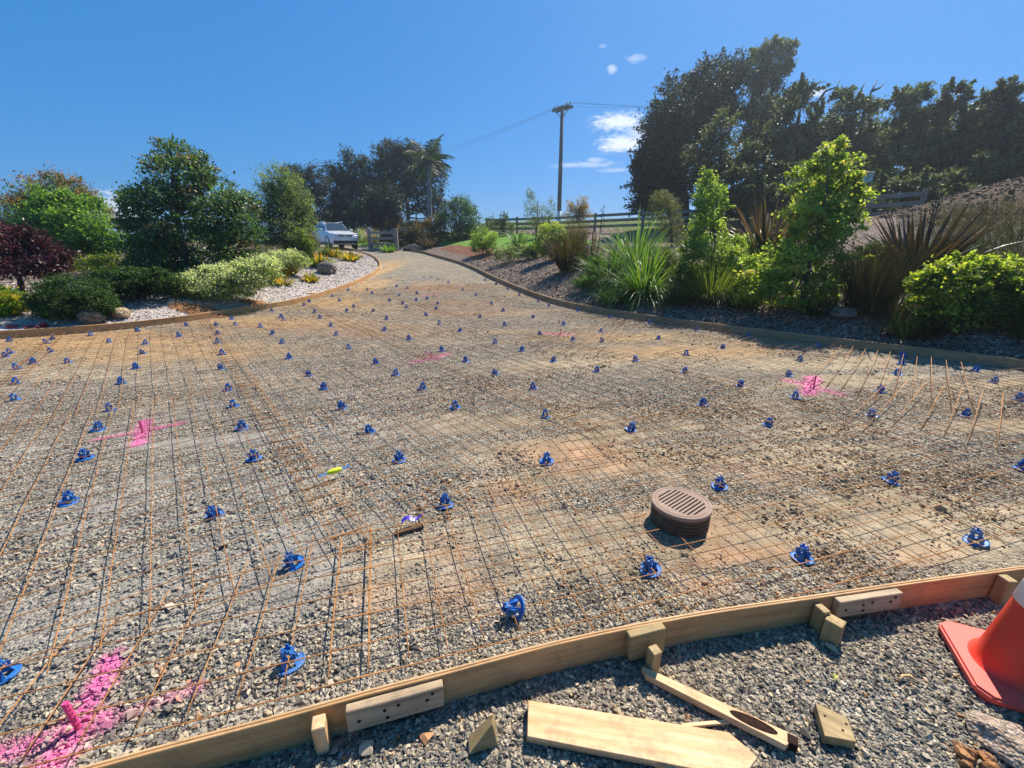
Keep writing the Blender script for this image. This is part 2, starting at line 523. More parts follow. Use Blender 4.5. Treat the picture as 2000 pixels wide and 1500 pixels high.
M_GRAVEL = gravel_ground('gravel_with_clay_dust')
M_STONE = stone_mat('crushed_stone')
M_CHIP = stone_mat('mulch_chip', .9)
M_SHELL = soil('pale_shell_mulch', [(.2, (.24, .19, .16)), (.45, (.42, .36, .32)), (.75, (.58, .52, .48))], 34.0, .03)
M_MULCH = soil('dark_bark_mulch', [(.25, (.06, .042, .032)), (.5, (.135, .10, .075)), (.8, (.32, .25, .20))], 30.0, .03)
M_DIRT = soil('heaped_brown_soil', [(.25, (.05, .032, .022)), (.5, (.11, .07, .045)), (.8, (.19, .13, .085))], 9.0, .08)
M_REDDIRT = soil('red_bare_soil', [(.25, (.10, .040, .022)), (.55, (.17, .068, .036)), (.8, (.24, .115, .065))], 14.0, .03)
M_LAWN = grass_ground('mown_lawn', (.08, .17, .025), (.13, .26, .035), (.19, .32, .06))
M_PADDOCK = grass_ground('rough_paddock_grass', (.07, .11, .03), (.14, .18, .055), (.25, .25, .11), .08)
M_PLY = wood('plywood_face', (.34, .175, .065), (.48, .27, .11), (.58, .355, .165), .6)
M_PLYEDGE = wood('plywood_edge', (.42, .235, .10), (.56, .34, .155), (.66, .44, .23), .6)
M_PINE = wood('pale_pine', (.50, .27, .115), (.66, .405, .20), (.76, .53, .31))
M_TREATED = wood('treated_pine', (.22, .15, .06), (.34, .235, .10), (.44, .32, .16))
M_GREYWOOD = wood('weathered_wood', (.25, .175, .105), (.40, .29, .18), (.52, .40, .265))
M_DARKFORM = wood('dusty_form_board', (.22, .14, .07), (.34, .22, .115), (.45, .31, .17), .75)
M_FENCE = wood('weathered_fence_rail', (.13, .12, .10), (.22, .20, .175), (.31, .29, .26), .85)
M_CHAR = plain('charred_wood', (.03, .014, .010), .8, 0, .6, 90, .08, .004)
M_RUST = NT('rusty_steel_wire')
def _rust(t):
    p = t.pos()
    n = t.noise(p, 25.0, 5, .7); n2 = t.noise(p, 2.3, 3)
    f = t.math('ADD', t.math('MULTIPLY', n, .6), t.math('MULTIPLY', n2, .45))
    t.set(t.b, 'Base Color', t.ramp(f, [(.3, (.16, .06, .02)), (.52, (.37, .165, .05)), (.74, (.54, .29, .115))]))
    t.set(t.b, 'Roughness', .75); t.set(t.b, 'Metallic', .0); t.set(t.b, 'Specular IOR Level', .3)
    return t.m
M_RUST = _rust(M_RUST)
M_BLUE = dusty('blue_plastic', (.006, .15, .50), (.15, .22, .30), .4, .5, 14.0, .4, .35)
M_PINKPAINT = plain('pink_painted_steel', (.62, .06, .20), .6, 0, .35, 60, .4, .001)
M_VIOLET = plain('violet_plastic', (.07, .03, .48), .4)
M_CONE = dusty('orange_cone_plastic', (.86, .05, .02), (.50, .16, .09), .45, .45, 5.0)
M_CONEBASE = dusty('faded_cone_base_plastic', (.88, .095, .065), (.42, .20, .14), .5, .6, 7.0)
M_WHITEBAND = dusty('white_reflective_sleeve', (.78, .78, .76), (.42, .38, .33), .4, .5, 9.0)
M_LID = dusty('dusty_brown_lid', (.26, .17, .125), (.44, .34, .26), .7, .9, 7.0, .3)
M_RISER = dusty('dark_riser_plastic', (.085, .058, .036), (.28, .19, .11), .65, .7, 9.0, .3)
M_BLACK = plain('screw_and_shade_black', (.008, .008, .008), .9)  # black of the screw heads, and of shade painted inside hollows
M_ROCK = soil('grey_boulder', [(.2, (.07, .062, .052)), (.5, (.15, .135, .11)), (.8, (.27, .24, .19))], 22.0, .02)
M_ROCKTAN = soil('tan_boulder', [(.2, (.20, .14, .085)), (.5, (.34, .25, .155)), (.8, (.46, .36, .24))], 22.0, .02)
M_ROCKPALE = soil('pale_rock', [(.2, (.20, .13, .085)), (.48, (.36, .265, .19)), (.8, (.47, .38, .30))], 90.0, .012)
M_CLAY = soil('loose_red_clay', [(.2, (.16, .06, .028)), (.5, (.30, .135, .055)), (.8, (.42, .22, .10))], 26.0, .03)
M_BARK = plain('dark_bark', (.085, .062, .045), .95, 0, .45, 8, .2, .02)
M_BARKGREY = plain('grey_bark', (.22, .20, .18), .9, 0, .35, 6, .2, .02)
M_LEAF = leaf_mat('thin_leaf', .60, .5, .28, (1.65, 1.65, .65))
M_LEAFGLOSS = leaf_mat('glossy_leaf', .36, .42, .33)
M_LEAFDARK = leaf_mat('dark_leaf', .26, .55, .22)
M_BLADE = leaf_mat('strap_leaf', .42, .42, .3)
M_POLE = plain('weathered_pole_timber', (.10, .105, .11), .85, 0, .2, 4)
M_WHITEP = plain('white_paint', (.72, .72, .70), .6, 0, .05)
M_INSUL = plain('brown_insulator', (.05, .035, .03), .25)
M_WIRE = plain('power_cable', (.16, .17, .19), .6)
M_PAINT = plain('silver_car_paint', (.66, .68, .70), .22, .25, .02, 3)
M_PAINT2 = plain('pale_blue_car_paint', (.30, .40, .50), .22, .25, .02, 3)
M_GLASS = plain('dark_car_glass', (.03, .045, .06), .06, 0, .1, 3, .8)
M_TRIM = plain('black_car_trim', (.02, .02, .022), .5)
M_CHROME = plain('chrome', (.75, .76, .78), .12, 1.0, .03)
M_LAMP = plain('headlamp_glass', (.55, .60, .66), .1, .1, .1, 20, .8)
M_TYRE = plain('tyre_rubber', (.018, .018, .018), .85)
M_PLATE = plain('number_plate', (.75, .75, .72), .5)
M_ORANGE = plain('orange_post_paint', (.55, .13, .04), .6)
M_STRING = plain('yellow_string', (.62, .72, .03), .7, 0, .2, 160, .3, .001)
M_LBLUE = plain('light_blue_plastic', (.02, .22, .55), .4)
M_RED = plain('faded_red_cloth', (.42, .03, .045), .8, 0, .3, 20)

# ------------------------------------------------------------------ ground sheet, split by what covers it
PINK = []     # segments on the ground: (p0, p1, width, amount)
def pk(a, b, w, amt):
    PINK.append((on_drive(*a)[:2], on_drive(*b)[:2], w, amt))
pk((217, 1288), (165, 1400), .042, 1.0); pk((165, 1400), (95, 1500), .05, 1.0)
pk((-20, 1480), (150, 1425), .035, .75); pk((150, 1425), (200, 1408), .045, .9); pk((235, 1400), (388, 1342), .022, .42)
pk((284, 822), (270, 868), .045, 1.0); pk((188, 858), (275, 843), .032, .65); pk((275, 843), (350, 828), .03, .85)
pk((806, 707), (876, 691), .055, .6); pk((838, 692), (852, 702), .05, .5)
pk((1066, 650), (1114, 655), .07, .6)
pk((1534, 742), (1640, 769), .055, .62); pk((1588, 738), (1578, 768), .07, .9)
pk((826, 578), (850, 575), .10, .35)
pk((1085, 870), (1090, 871), .02, .0)
def pink_at(x, y):
    best = np.zeros(np.shape(x))
    n = .55 + .9 * fbm(x * 22, y * 22, 3, 77)
    for a, b, w, amt in PINK:
        if amt <= 0: continue
        d = pdist(x, y, np.array([a, b]))
        best = np.maximum(best, amt * (1 - sstep(w * .2, w * 1.9, d / n)))
    return best

OCHRE = np.array([.50, .30, .115]); SAND = np.array([.50, .395, .25]); RUSTY = np.array([.31, .155, .07]); ORANGEY = np.array([.50, .265, .13]); GREYD = np.array([.30, .285, .255]); BROWND = np.array([.34, .255, .155])
BLOBS = [(120, 668, 330, 24, 1.0, OCHRE), (330, 690, 300, 26, .8, OCHRE), (520, 630, 220, 16, .9, OCHRE), (650, 590, 90, 16, .9, OCHRE), (725, 560, 45, 18, 1.0, OCHRE), (748, 530, 16, 22, 1.1, OCHRE),
         (760, 515, 20, 10, .8, OCHRE), (110, 735, 190, 22, .7, SAND), (420, 745, 260, 16, .5, SAND), (760, 650, 220, 12, .6, RUSTY), (900, 610, 130, 12, .6, RUSTY), (850, 562, 100, 14, .8, RUSTY), (880, 590, 120, 8, .6, RUSTY), (830, 530, 70, 10, .5, BROWND), (800, 505, 60, 6, .5, BROWND), (900, 545, 60, 10, .45, BROWND), (700, 600, 120, 10, .7, OCHRE), (640, 640, 200, 8, .7, RUSTY), (300, 655, 250, 8, .8, RUSTY),
         (930, 600, 60, 18, .5, RUSTY), (1330, 690, 240, 18, .85, OCHRE), (1520, 712, 200, 16, .85, SAND), (1230, 660, 180, 10, .8, OCHRE), (1130, 705, 120, 18, .55, SAND), (1480, 670, 200, 8, .6, OCHRE),
         (1590, 905, 130, 26, .95, SAND), (1700, 885, 100, 16, .6, SAND), (1860, 1060, 190, 48, 1.05, SAND), (1690, 1050, 120, 30, .7, SAND), (1950, 1005, 120, 26, .8, SAND), (1500, 925, 90, 22, .6, ORANGEY),
         (1120, 895, 150, 36, .75, ORANGEY), (1000, 960, 60, 30, .5, ORANGEY), (775, 1095, 95, 60, .9, SAND), (905, 1160, 70, 30, .6, ORANGEY), (740, 1160, 70, 22, .7, ORANGEY), (1050, 1080, 70, 40, .5, SAND),
         (640, 970, 60, 26, .6, SAND), (300, 795, 80, 16, .5, SAND), (120, 1310, 100, 40, .5, GREYD), (60, 900, 200, 90, .35, GREYD), (350, 950, 200, 60, .3, GREYD), (660, 880, 130, 40, .3, GREYD),
         (1420, 1090, 60, 30, .5, ORANGEY), (1380, 1140, 60, 16, .6, ORANGEY), (1560, 1090, 120, 20, .4, ORANGEY), (1790, 1085, 60, 14, .9, ORANGEY), (1450, 830, 180, 30, .3, SAND), (1850, 760, 160, 30, .5, SAND),
         (1340, 1000, 110, 60, .35, ORANGEY), (870, 1075, 60, 30, .4, ORANGEY)]
BG = []
for px, py, rx, ry, amt, colr in BLOBS:
    c = on_drive(px, py); ex = on_drive(px + rx, py); ey0 = on_drive(px, py + ry); ey1 = on_drive(px, max(py - ry, 488))
    BG.append((c[0], .5 * (ey0[1] + ey1[1]), abs(ex[0] - c[0]) + .05, .5 * abs(ey1[1] - ey0[1]) + .05, amt, colr))
def dust_at(x, y):
    """amount and colour of dust and clay lying on the gravel"""
    n = fbm(x * 1.5, y * 1.5, 5, 31)
    n2 = fbm(x * 5, y * 5, 3, 41)
    st = fbm(x * .35 + y * .12, y * 2.6 - x * .5, 4, 51)       # smeared along the wheel tracks
    amt = (.60 + .2 * sstep(-1.5, 1.5, x)) * sstep(.45, .68, st) + .35 * sstep(.45, .72, n)
    col = SAND[None] * np.ones((len(x), 1))
    w = .3 * np.ones(len(x))
    grey = sstep(-.2, -2.2, x + .25 * y - 1.2) * sstep(6.5, 4.2, y)
    acc = (BROWND[None] * (1 - grey[:, None]) + GREYD[None] * grey[:, None]) * .3
    for cx, cy, rx, ry, a, colr in BG:
        q = np.sqrt(((x - cx) / rx) ** 2 + ((y - cy) / ry) ** 2)
        k = a * (1 - sstep(.25, 1.35, q + 1.1 * (n - .5) + .7 * (n2 - .5) + .6 * (st - .5)))
        amt = np.maximum(amt, k)
        acc += k[:, None] * colr[None]; w += k
    col = acc / w[:, None]
    amt = amt * np.where((y < 3.2) & ~inside(x, y, SLAB_POLY), .3, 1.0)
    return np.clip(amt, 0, 1), col

def build_ground():
    ys = list(np.arange(-2.5, .6, .035))
    y = .6
    while y < 33: ys.append(y); y += min(max(.0125 * y, .012), .13)
    while y < 700: ys.append(y); y *= 1.05
    ys = np.array(ys); nu = 420
    u = np.linspace(-1, 1, nu)
    hw = 1.65 * np.clip(ys, 0, None) + 3.2
    X = u[None, :] * hw[:, None]; Y = np.repeat(ys[:, None], nu, 1)
    x, yv = X.ravel(), Y.ravel()
    z = H(x, yv)
    nr = len(ys)
    i = np.arange(nr * nu).reshape(nr, nu)
    F = np.stack([i[:-1, :-1], i[:-1, 1:], i[1:, 1:], i[1:, :-1]], -1).reshape(-1, 4)
    fx = x[F].mean(1); fy = yv[F].mean(1)
    il = inside(fx, fy, LEFT_POLY); ir = inside(fx, fy, RIGHT_POLY)
    dr = pdist(fx, fy, RIGHT_X); dl = pdist(fx, fy, LEFT_X)
    nz = fbm(fx * .5, fy * .5, 3, 61)
    px, py = project(fx, fy, H(fx, fy))
    reg = np.zeros(len(F), int)                                 # 0 driveway
    reg[il] = 1
    reg[il & (dl + 1.2 * nz > 3.6 - .8 * sstep(-12, -9, fx))] = 2
    reg[il & ((dl + 2 * nz > 10.5) | (fx < -24))] = 5
    reg[ir] = 2
    mound = sum(h * np.exp(-((fx - mx) / sx) ** 2 - ((fy - my) / sy) ** 2) for mx, my, sx, sy, h in MOUND)
    reg[ir & (mound > .42 + .5 * (nz - .5))] = 3
    lawn = ir & (fy > 21) & (dr > 1.5 + .8 * nz) & (dr < 7.5) & (fx < 4)
    reg[lawn] = 4
    red = ir & (dr > .9) & (dr < 1.9 + .9 * nz) & (fy > 20.5) & (fy < 28) & (fx < 0) & (fx > -4.2)
    reg[red] = 6
    reg[ir & ((dr > 9.5 + 2 * nz) & (reg != 3))] = 5
    reg[ir & (fy > 36)] = 5
    reg[(~il) & (~ir) & (fy > 40)] = 5
    reg[(np.abs(fx) > 60) | (fy > 60)] = 5
    amt, dcol = dust_at(x, yv); pnk = pink_at(x, yv)
    names = {0: ('driveway', M_GRAVEL), 1: ('shell_garden_bed', M_SHELL), 2: ('bark_garden_bed', M_MULCH), 3: ('soil_mound', M_DIRT), 4: ('lawn', M_LAWN), 5: ('paddock', M_PADDOCK), 6: ('bare_soil', M_REDDIRT)}
    for k, (nm, m) in names.items():
        f = F[reg == k]
        if not len(f): continue
        used, inv = np.unique(f, return_inverse=True)
        vs = np.stack([x[used], yv[used], z[used]], 1)
        at_ = {}
        if k == 0: at_ = {'dust': ('FLOAT_COLOR', dcol[used]), 'amt': ('FLOAT', amt[used]), 'pink': ('FLOAT', pnk[used])}
        me = np_mesh(nm, vs, inv.reshape(-1, 4), m, at_, True)
        tag(link(nm, me), kind='structure')
build_ground()

# ------------------------------------------------------------------ loose stones (nobody could count them)
def stone_variants(prefix, mat, flat, n=7, seed=0):
    rg = random.Random(seed); out = []
    for k in range(n):
        bm = bmesh.new()
        pts = [Vector((rg.gauss(0, 1), rg.gauss(0, 1), rg.gauss(0, 1))).normalized() * rg.uniform(.75, 1.15) for _ in range(11)]
        for p in pts: bm.verts.new((p.x, p.y * .82, p.z * flat))
        r = bmesh.ops.convex_hull(bm, input=bm.verts)
        bmesh.ops.delete(bm, geom=[v for v in bm.verts if not v.link_faces], context='VERTS')
        me = bpy.data.meshes.new(prefix); bm.to_mesh(me); bm.free(); me.materials.append(mat)
        out.append(bpy.data.objects.new(prefix, me))
    return out
def scatter(name, pts, scl, rot, tint, variants, label):
    me = bpy.data.meshes.new(name)
    n = len(pts)
    me.vertices.add(n); me.vertices.foreach_set('co', np.asarray(pts, np.float32).ravel())
    for an, typ, data in (('scl', 'FLOAT_VECTOR', scl), ('rot', 'FLOAT_VECTOR', rot)):
        a = me.attributes.new(an, typ, 'POINT'); a.data.foreach_set('vector', np.asarray(data, np.float32).ravel())
    a = me.attributes.new('tint', 'FLOAT_COLOR', 'POINT'); a.data.foreach_set('color', np.concatenate([tint, np.ones((n, 1))], 1).astype(np.float32).ravel())
    a = me.attributes.new('idx', 'INT', 'POINT'); a.data.foreach_set('value', RNG.integers(0, len(variants), n).astype(np.int32))
    ng = bpy.data.node_groups.new(name, 'GeometryNodeTree')
    ng.interface.new_socket('Geometry', in_out='INPUT', socket_type='NodeSocketGeometry')
    ng.interface.new_socket('Geometry', in_out='OUTPUT', socket_type='NodeSocketGeometry')
    N, L = ng.nodes, ng.links
    gi, go = N.new('NodeGroupInput'), N.new('NodeGroupOutput')
    iop = N.new('GeometryNodeInstanceOnPoints')
    L.new(gi.outputs[0], iop.inputs['Points'])
    g2i = N.new('GeometryNodeGeometryToInstance')
    for v in variants:
        oi = N.new('GeometryNodeObjectInfo'); oi.inputs['Object'].default_value = v
        L.new(oi.outputs['Geometry'], g2i.inputs[0])
    # several variants: join the instances of each
    for l in list(g2i.inputs[0].links): L.remove(l)
    jn = N.new('GeometryNodeJoinGeometry')
    for v in [q for q in N if q.bl_idname == 'GeometryNodeObjectInfo']:
        v.inputs['As Instance'].default_value = True
        L.new(v.outputs['Geometry'], jn.inputs[0])
    N.remove(g2i)
    L.new(jn.outputs[0], iop.inputs['Instance'])
    iop.inputs['Pick Instance'].default_value = True
    def na(nm, typ):
        q = N.new('GeometryNodeInputNamedAttribute'); q.data_type = typ; q.inputs['Name'].default_value = nm
        return next(o for o in q.outputs if o.enabled and o.name == 'Attribute')
    L.new(na('idx', 'INT'), iop.inputs['Instance Index'])
    e = N.new('FunctionNodeEulerToRotation'); L.new(na('rot', 'FLOAT_VECTOR'), e.inputs[0]); L.new(e.outputs[0], iop.inputs['Rotation'])
    L.new(na('scl', 'FLOAT_VECTOR'), iop.inputs['Scale'])
    L.new(iop.outputs[0], go.inputs[0])
    o = link(name, me)
    md = o.modifiers.new('scatter', 'NODES'); md.node_group = ng
    tag(o, label, kind='stuff')
    return o

MANHOLE = on_plane(1331, 981, .13)[:2]
MHS = .785
STONE_PAL = np.array([(.085, .088, .092), (.135, .138, .14), (.185, .187, .188), (.235, .232, .225), (.285, .276, .254), (.335, .312, .268), (.385, .345, .275), (.46, .425, .365), (.33, .20, .12)])
STONE_P = np.array([.07, .13, .17, .18, .17, .12, .09, .05, .02])
def make_gravel():
    V = stone_variants('stone', M_STONE, .62, 8, 3)
    pts = []
    for (y0, y1, dens, smin, smax) in ((-.1, 1.9, 6600, .0042, .0140), (1.9, 3.2, 4600, .0048, .0145), (3.2, 5.2, 2200, .006, .0145), (5.2, 9.0, 480, .008, .0155), (9.0, 17.0, 120, .011, .021)):
        w1 = 1.32 * y1 + .7
        n = int((y1 - y0) * 2 * w1 * dens)
        x = RNG.uniform(-w1, w1, n); y = RNG.uniform(y0, y1, n)
        k = np.abs(x) < 1.32 * y + .75
        x, y = x[k], y[k]
        s = smin + (smax - smin) * RNG.random(len(x)) ** 2.2
        big = RNG.random(len(x)) < .016
        s[big] *= RNG.uniform(1.4, 2.3, big.sum())
        pts.append(np.stack([x, y, s], 1))
    q = np.concatenate(pts)
    x, y, s = q.T
    ok = ~inside(x, y, RIGHT_POLY) & ~inside(x, y, LEFT_POLY) & (np.hypot(x - MANHOLE[0], y - MANHOLE[1]) > .19)
    ok &= pdist(x, y, NEAR) > .028
    x, y, s = x[ok], y[ok], s[ok]
    amt, dcol = dust_at(x, y)
    insl = inside(x, y, SLAB_POLY)
    amt = amt * np.where(insl, 1.0, .25)
    clump = fbm(x * 2.2, y * 2.2, 4, 71)
    keep = RNG.random(len(x)) < np.where(insl, np.clip(1.12 - .85 * amt - .45 * sstep(.52, .68, clump), .06, 1), 1.0)
    x, y, s, amt, dcol, clump, insl = (v[keep] for v in (x, y, s, amt, dcol, clump, insl))
    s = s * np.where(insl, .80 + .5 * sstep(.52, .36, clump), 1.0)
    n = len(x)
    c = STONE_PAL[RNG.choice(len(STONE_PAL), n, p=STONE_P)] * RNG.uniform(.8, 1.2, (n, 1)) * np.array([1.12, 1.0, .84]) * 1.14
    c[~insl] = c[~insl] ** 1.10 * np.array([1.02, 1.0, .97])
    warm = sstep(.25, .5, fbm(x * .6, y * .6, 3, 81)) * insl * sstep(-1.2, .8, x - .15 * y)      # browner stone towards the manhole
    c = c * (1 + .8 * warm[:, None] * np.array([.10, -.10, -.38]))
    m = np.clip(amt * RNG.uniform(.3, 1.05, n), 0, 1)[:, None]
    c = c * (1 - m) + dcol * m
    pk_ = pink_at(x, y); pm = (.85 * np.clip(pk_ * RNG.random(n) ** .55 * 1.15, 0, 1))[:, None]
    c = c * (1 - pm) + np.array([.82, .15, .40]) * RNG.uniform(.7, 1.1, (n, 1)) * pm
    z = H(x, y) + s * RNG.uniform(.05, .38, n)
    rot = np.stack([RNG.normal(0, .45, n), RNG.normal(0, .45, n), RNG.uniform(0, 6.28, n)], 1)
    scl = s[:, None] * RNG.uniform(.7, 1.3, (n, 3))
    scatter('gravel', np.stack([x, y, z], 1), scl, rot, c, V, 'loose grey and tan crushed gravel covering the ground')
    # chips on the two beds
    VC = stone_variants('chip', M_CHIP, .28, 6, 9)
    def bed(name, n, cond, pal, smin, smax, label, region):
        x0, x1, y0, y1 = region
        x = RNG.uniform(x0, x1, n); y = RNG.uniform(y0, y1, n)
        k = cond(x, y); x, y = x[k], y[k]; n = len(x)
        s = RNG.uniform(smin, smax, n)
        c = np.array(pal)[RNG.integers(0, len(pal), n)] * RNG.uniform(.8, 1.2, (n, 1))
        z = H(x, y) + s * RNG.uniform(.0, .35, n)
        rot = np.stack([RNG.normal(0, .5, n), RNG.normal(0, .5, n), RNG.uniform(0, 6.28, n)], 1)
        scatter(name, np.stack([x, y, z], 1), s[:, None] * RNG.uniform(.6, 1.5, (n, 3)), rot, c, VC, label)
    bed('shell_chips', 60000, lambda x, y: inside(x, y, LEFT_POLY) & (pdist(x, y, LEFT_X) > .05) & (pdist(x, y, LEFT_X) < 4.2), [(.56, .48, .43), (.64, .58, .54), (.42, .34, .30), (.26, .20, .17), (.66, .62, .59), (.34, .28, .24)], .014, .032, 'pale pinkish shell and stone chips covering the left garden bed', (-16, -4, 6.5, 24))
    bed('bark_chips', 70000, lambda x, y: inside(x, y, RIGHT_POLY) & (pdist(x, y, RIGHT_X) > .05) & (pdist(x, y, RIGHT_X) < 6), [(.11, .075, .055), (.17, .12, .09), (.27, .20, .155), (.46, .38, .32), (.075, .05, .04), (.36, .28, .22)], .014, .04, 'dark bark chips and pale shell covering the right garden bed', (-2, 13, 4, 22))
    bed('soil_clods', 26000, lambda x, y: inside(x, y, RIGHT_POLY) & (sum(h * np.exp(-((x - mx) / sx) ** 2 - ((y - my) / sy) ** 2) for mx, my, sx, sy, h in MOUND) > .45), [(.10, .065, .042), (.16, .105, .065), (.06, .04, .03), (.22, .16, .11)], .02, .075, 'clods and bark lying on the soil mound', (8, 27, 6, 24))
make_gravel()

# ------------------------------------------------------------------ formwork
def strip_board(parent, line, zb, zt, t0, t1, name, mat, side=1):
    """a bent board following a ground polyline, between offsets t0 and t1"""
    line = np.asarray(line, float)
    seg = np.gradient(line, axis=0); seg /= np.linalg.norm(seg, axis=1, keepdims=True)
    nrm = np.stack([-seg[:, 1], seg[:, 0]], 1) * side
    s = np.concatenate([[0], np.cumsum(np.linalg.norm(np.diff(line, axis=0), axis=1))])
    vs, gs, fs = [], [], []
    b = .0022
    off = random.random() * 30
    for i in range(len(line)):
        for (o, z) in ((t0, zb[i]), (t0, zt[i] - b), (t0 + b, zt[i]), (t1 - b, zt[i]), (t1, zt[i] - b), (t1, zb[i])):
            p = line[i] + nrm[i] * o
            vs.append((p[0], p[1], z)); gs.append((s[i] + off, o, z))
    for i in range(len(line) - 1):
        for k in range(6):
            a, c = i * 6 + k, i * 6 + (k + 1) % 6
            fs.append([a, c, c + 6, a + 6])
    fs.append([0, 5, 4, 3, 2, 1]); e = (len(line) - 1) * 6; fs.append([e + k for k in range(6)])
    base = np.array(parent.location) if parent else np.zeros(3)
    me = np_mesh(name, np.array(vs) - base, fs, mat, {'grain': ('FLOAT_VECTOR', np.array(gs))})
    return link(name, me, parent)
def resample(line, step, smooth=True):
    line = np.asarray(line, float)
    s = np.concatenate([[0], np.cumsum(np.linalg.norm(np.diff(line, axis=0), axis=1))])
    n = max(int(s[-1] / step), 2)
    q = np.linspace(0, s[-1], n + 1)
    r = np.stack([np.interp(q, s, line[:, 0]), np.interp(q, s, line[:, 1])], 1)
    if smooth:
        for _ in range(6):
            r[1:-1] = .25 * r[:-2] + .5 * r[1:-1] + .25 * r[2:]
    return r
NEARS = resample(NEAR, .08)
def arc_at(line, xval): return int(np.argmin(np.abs(line[:, 0] - xval)))
def near_board(i0, i1, label):
    ln = NEARS[i0:i1 + 1]
    mid = ln[len(ln) // 2]
    root = thing('form_board', (mid[0], mid[1], 0), label, 'form board', 'plywood formwork boards along the near edge')
    zt = np.full(len(ln), NEAR_TOP); zb = np.full(len(ln), -.03)
    for k, (a, b, dz) in enumerate(((0.0, .0098, 0), (-.0108, -.0010, .0012))):
        strip_board(root, ln, zb, zt - dz, a, b, 'plywood_layer', M_PLY if k else M_PLYEDGE)
    return root
JA = arc_at(NEARS, on_plane(765, 1370, .1)[0]); JB = arc_at(NEARS, on_plane(1690, 1165, .1)[0])
near_board(0, JA, 'plywood form board running off the bottom left corner, up to the bolted grey cleat')
near_board(JA, JB, 'long plywood form board bending across the front between the two timber cleats')
near_board(JB, len(NEARS) - 1, 'plywood form board at lower right running behind the traffic cone')

def far_form(line, cuts, side, labels, group, zoff=.135, mat=M_DARKFORM):
    ln = resample(line, .25)
    n = len(ln)
    for (f0, f1), lab in zip(cuts, labels):
        a, b = int(f0 * (n - 1)), int(f1 * (n - 1))
        l2 = ln[a:b + 1]
        zg = H(l2[:, 0] - 0, l2[:, 1]) * 0 + zdrive(l2[:, 0], l2[:, 1])
        mid = l2[len(l2) // 2]
        root = thing('form_board', (mid[0], mid[1], float(zg[len(l2) // 2])), lab, 'form board', group)
        strip_board(root, l2, zg - .06, zg + zoff, 0.0, .022, 'outer_layer', mat, side)
        strip_board(root, l2, zg - .06, zg + zoff - .002, -.0205, -.0015, 'inner_layer', mat, side)
far_form(LEFT_X, [(0, .33), (.33, .60), (.60, .84), (.84, 1.0)], 1,
         ['form board in front of the two rocks, running off the left edge', 'form board below the spilled orange clay on the left bed', 'sunlit form board curving below the white shell mulch', 'short form board bent round the tip of the left bed'],
         'form boards along the left garden bed', mat=M_PLY)
far_form(RIGHT_X, [(0, .22), (.22, .45), (.45, .63), (.63, 1.0)], -1,
         ['far form board beside the bare red soil and lawn', 'form board at the foot of the small plants below the power pole', 'form board below the two bright green flax clumps', 'long form board below the tall yellow-green tree, running off the right edge'],
         'form boards along the right garden bed')

def wood_piece(name, c, size, rot, label, cat, mat, bevel=.0025, group=None, parts=None):
    root = thing(name, (c[0], c[1], c[2]), label, cat, group)
    MB().box((0, 0, 0), size, rot, bevel).build('timber', mat, root)
    if parts: parts(root)
    return root
def near_dir(i):
    d = NEARS[min(i + 2, len(NEARS) - 1)] - NEARS[max(i - 2, 0)]
    return math.atan2(d[1], d[0])
def cam_side(px, py, z, off):
    """a point by the near board, 'off' metres towards the camera from its middle"""
    p = on_plane(px, py, z)[:2]
    i = int(np.argmin(np.hypot(*(NEARS - p).T))); a = near_dir(i)
    q = NEARS[i] + np.array([math.sin(a), -math.cos(a)]) * (off - .007)
    return q, a
def screws(root, pts, r=.006):
    for (x, y, z), rot in pts:
        m = MB().lathe([(0, .0), (r, .0), (r, .002), (r * .4, .0025), (0, .001)], 8)
        o = m.build('screw', M_BLACK, root); o.location = (x, y, z); o.rotation_euler = rot
# cleats
def cleat(px0, px1, py, zc, hgt, thick, label, mat):
    q0, a0 = cam_side(px0, py[0], zc, .0185 + thick / 2 + .002); q1, a1 = cam_side(px1, py[1], zc, .0185 + thick / 2 + .002)
    c = (q0 + q1) / 2; L = np.linalg.norm(q1 - q0); a = math.atan2(*(q1 - q0)[::-1])
    root = thing('timber_cleat', (c[0], c[1], zc), label, 'cleat', 'timber cleats joining the near form boards', a)
    MB().box((0, 0, 0), (L, thick, hgt), None, .003).build('timber', mat, root)
    screws(root, [((fx * L, -thick / 2 - .0005, fz * hgt), (math.pi / 2, 0, 0)) for fx, fz in ((-.38, -.05), (-.12, .12), (.02, .2), (.32, .05), (-.1, -.25), (.38, .3))])
    return root
cleat(678, 850, (1400, 1345), .082, .095, .032, 'long weathered grey timber cleat with dark screw heads at lower left', M_GREYWOOD)
cleat(1628, 1752, (1185, 1158), .092, .085, .032, 'shorter pale timber cleat with screw heads near the traffic cone', M_GREYWOOD)
# stakes
def stake(px, py, label, mat, w=.042, d=.042, top=.135, lean=(0, 0), yaw=0.0, off=.045):
    q, a = cam_side(px, py, top, off)
    root = thing('timber_stake', (q[0], q[1], 0), label, 'stake', 'timber stakes holding the near form', a + yaw)
    bm = bmesh.new(); bmesh.ops.create_cube(bm, size=1.0)
    L = top + .16
    bmesh.ops.scale(bm, vec=Vector((L, d, w)), verts=bm.verts)
    bmesh.ops.bevel(bm, geom=list(bm.edges), offset=.003, segments=1, affect='EDGES')
    rot = Matrix.Rotation(lean[1], 3, 'Y') @ Matrix.Rotation(lean[0], 3, 'X') @ Matrix.Rotation(-math.pi / 2, 3, 'Y')
    MB().bm(bm, (0, 0, top - L / 2), rot).build('timber', mat, root)
    return root
stake(605, 1392, 'clean square pine stake standing left of the long grey cleat', M_PINE, .040, .045, .137, (0.10, .0))
stake(1252, 1255, 'short split treated stake in front of the dark packer board', M_TREATED, .040, .040, .118, (.05, .0), .15, .10)
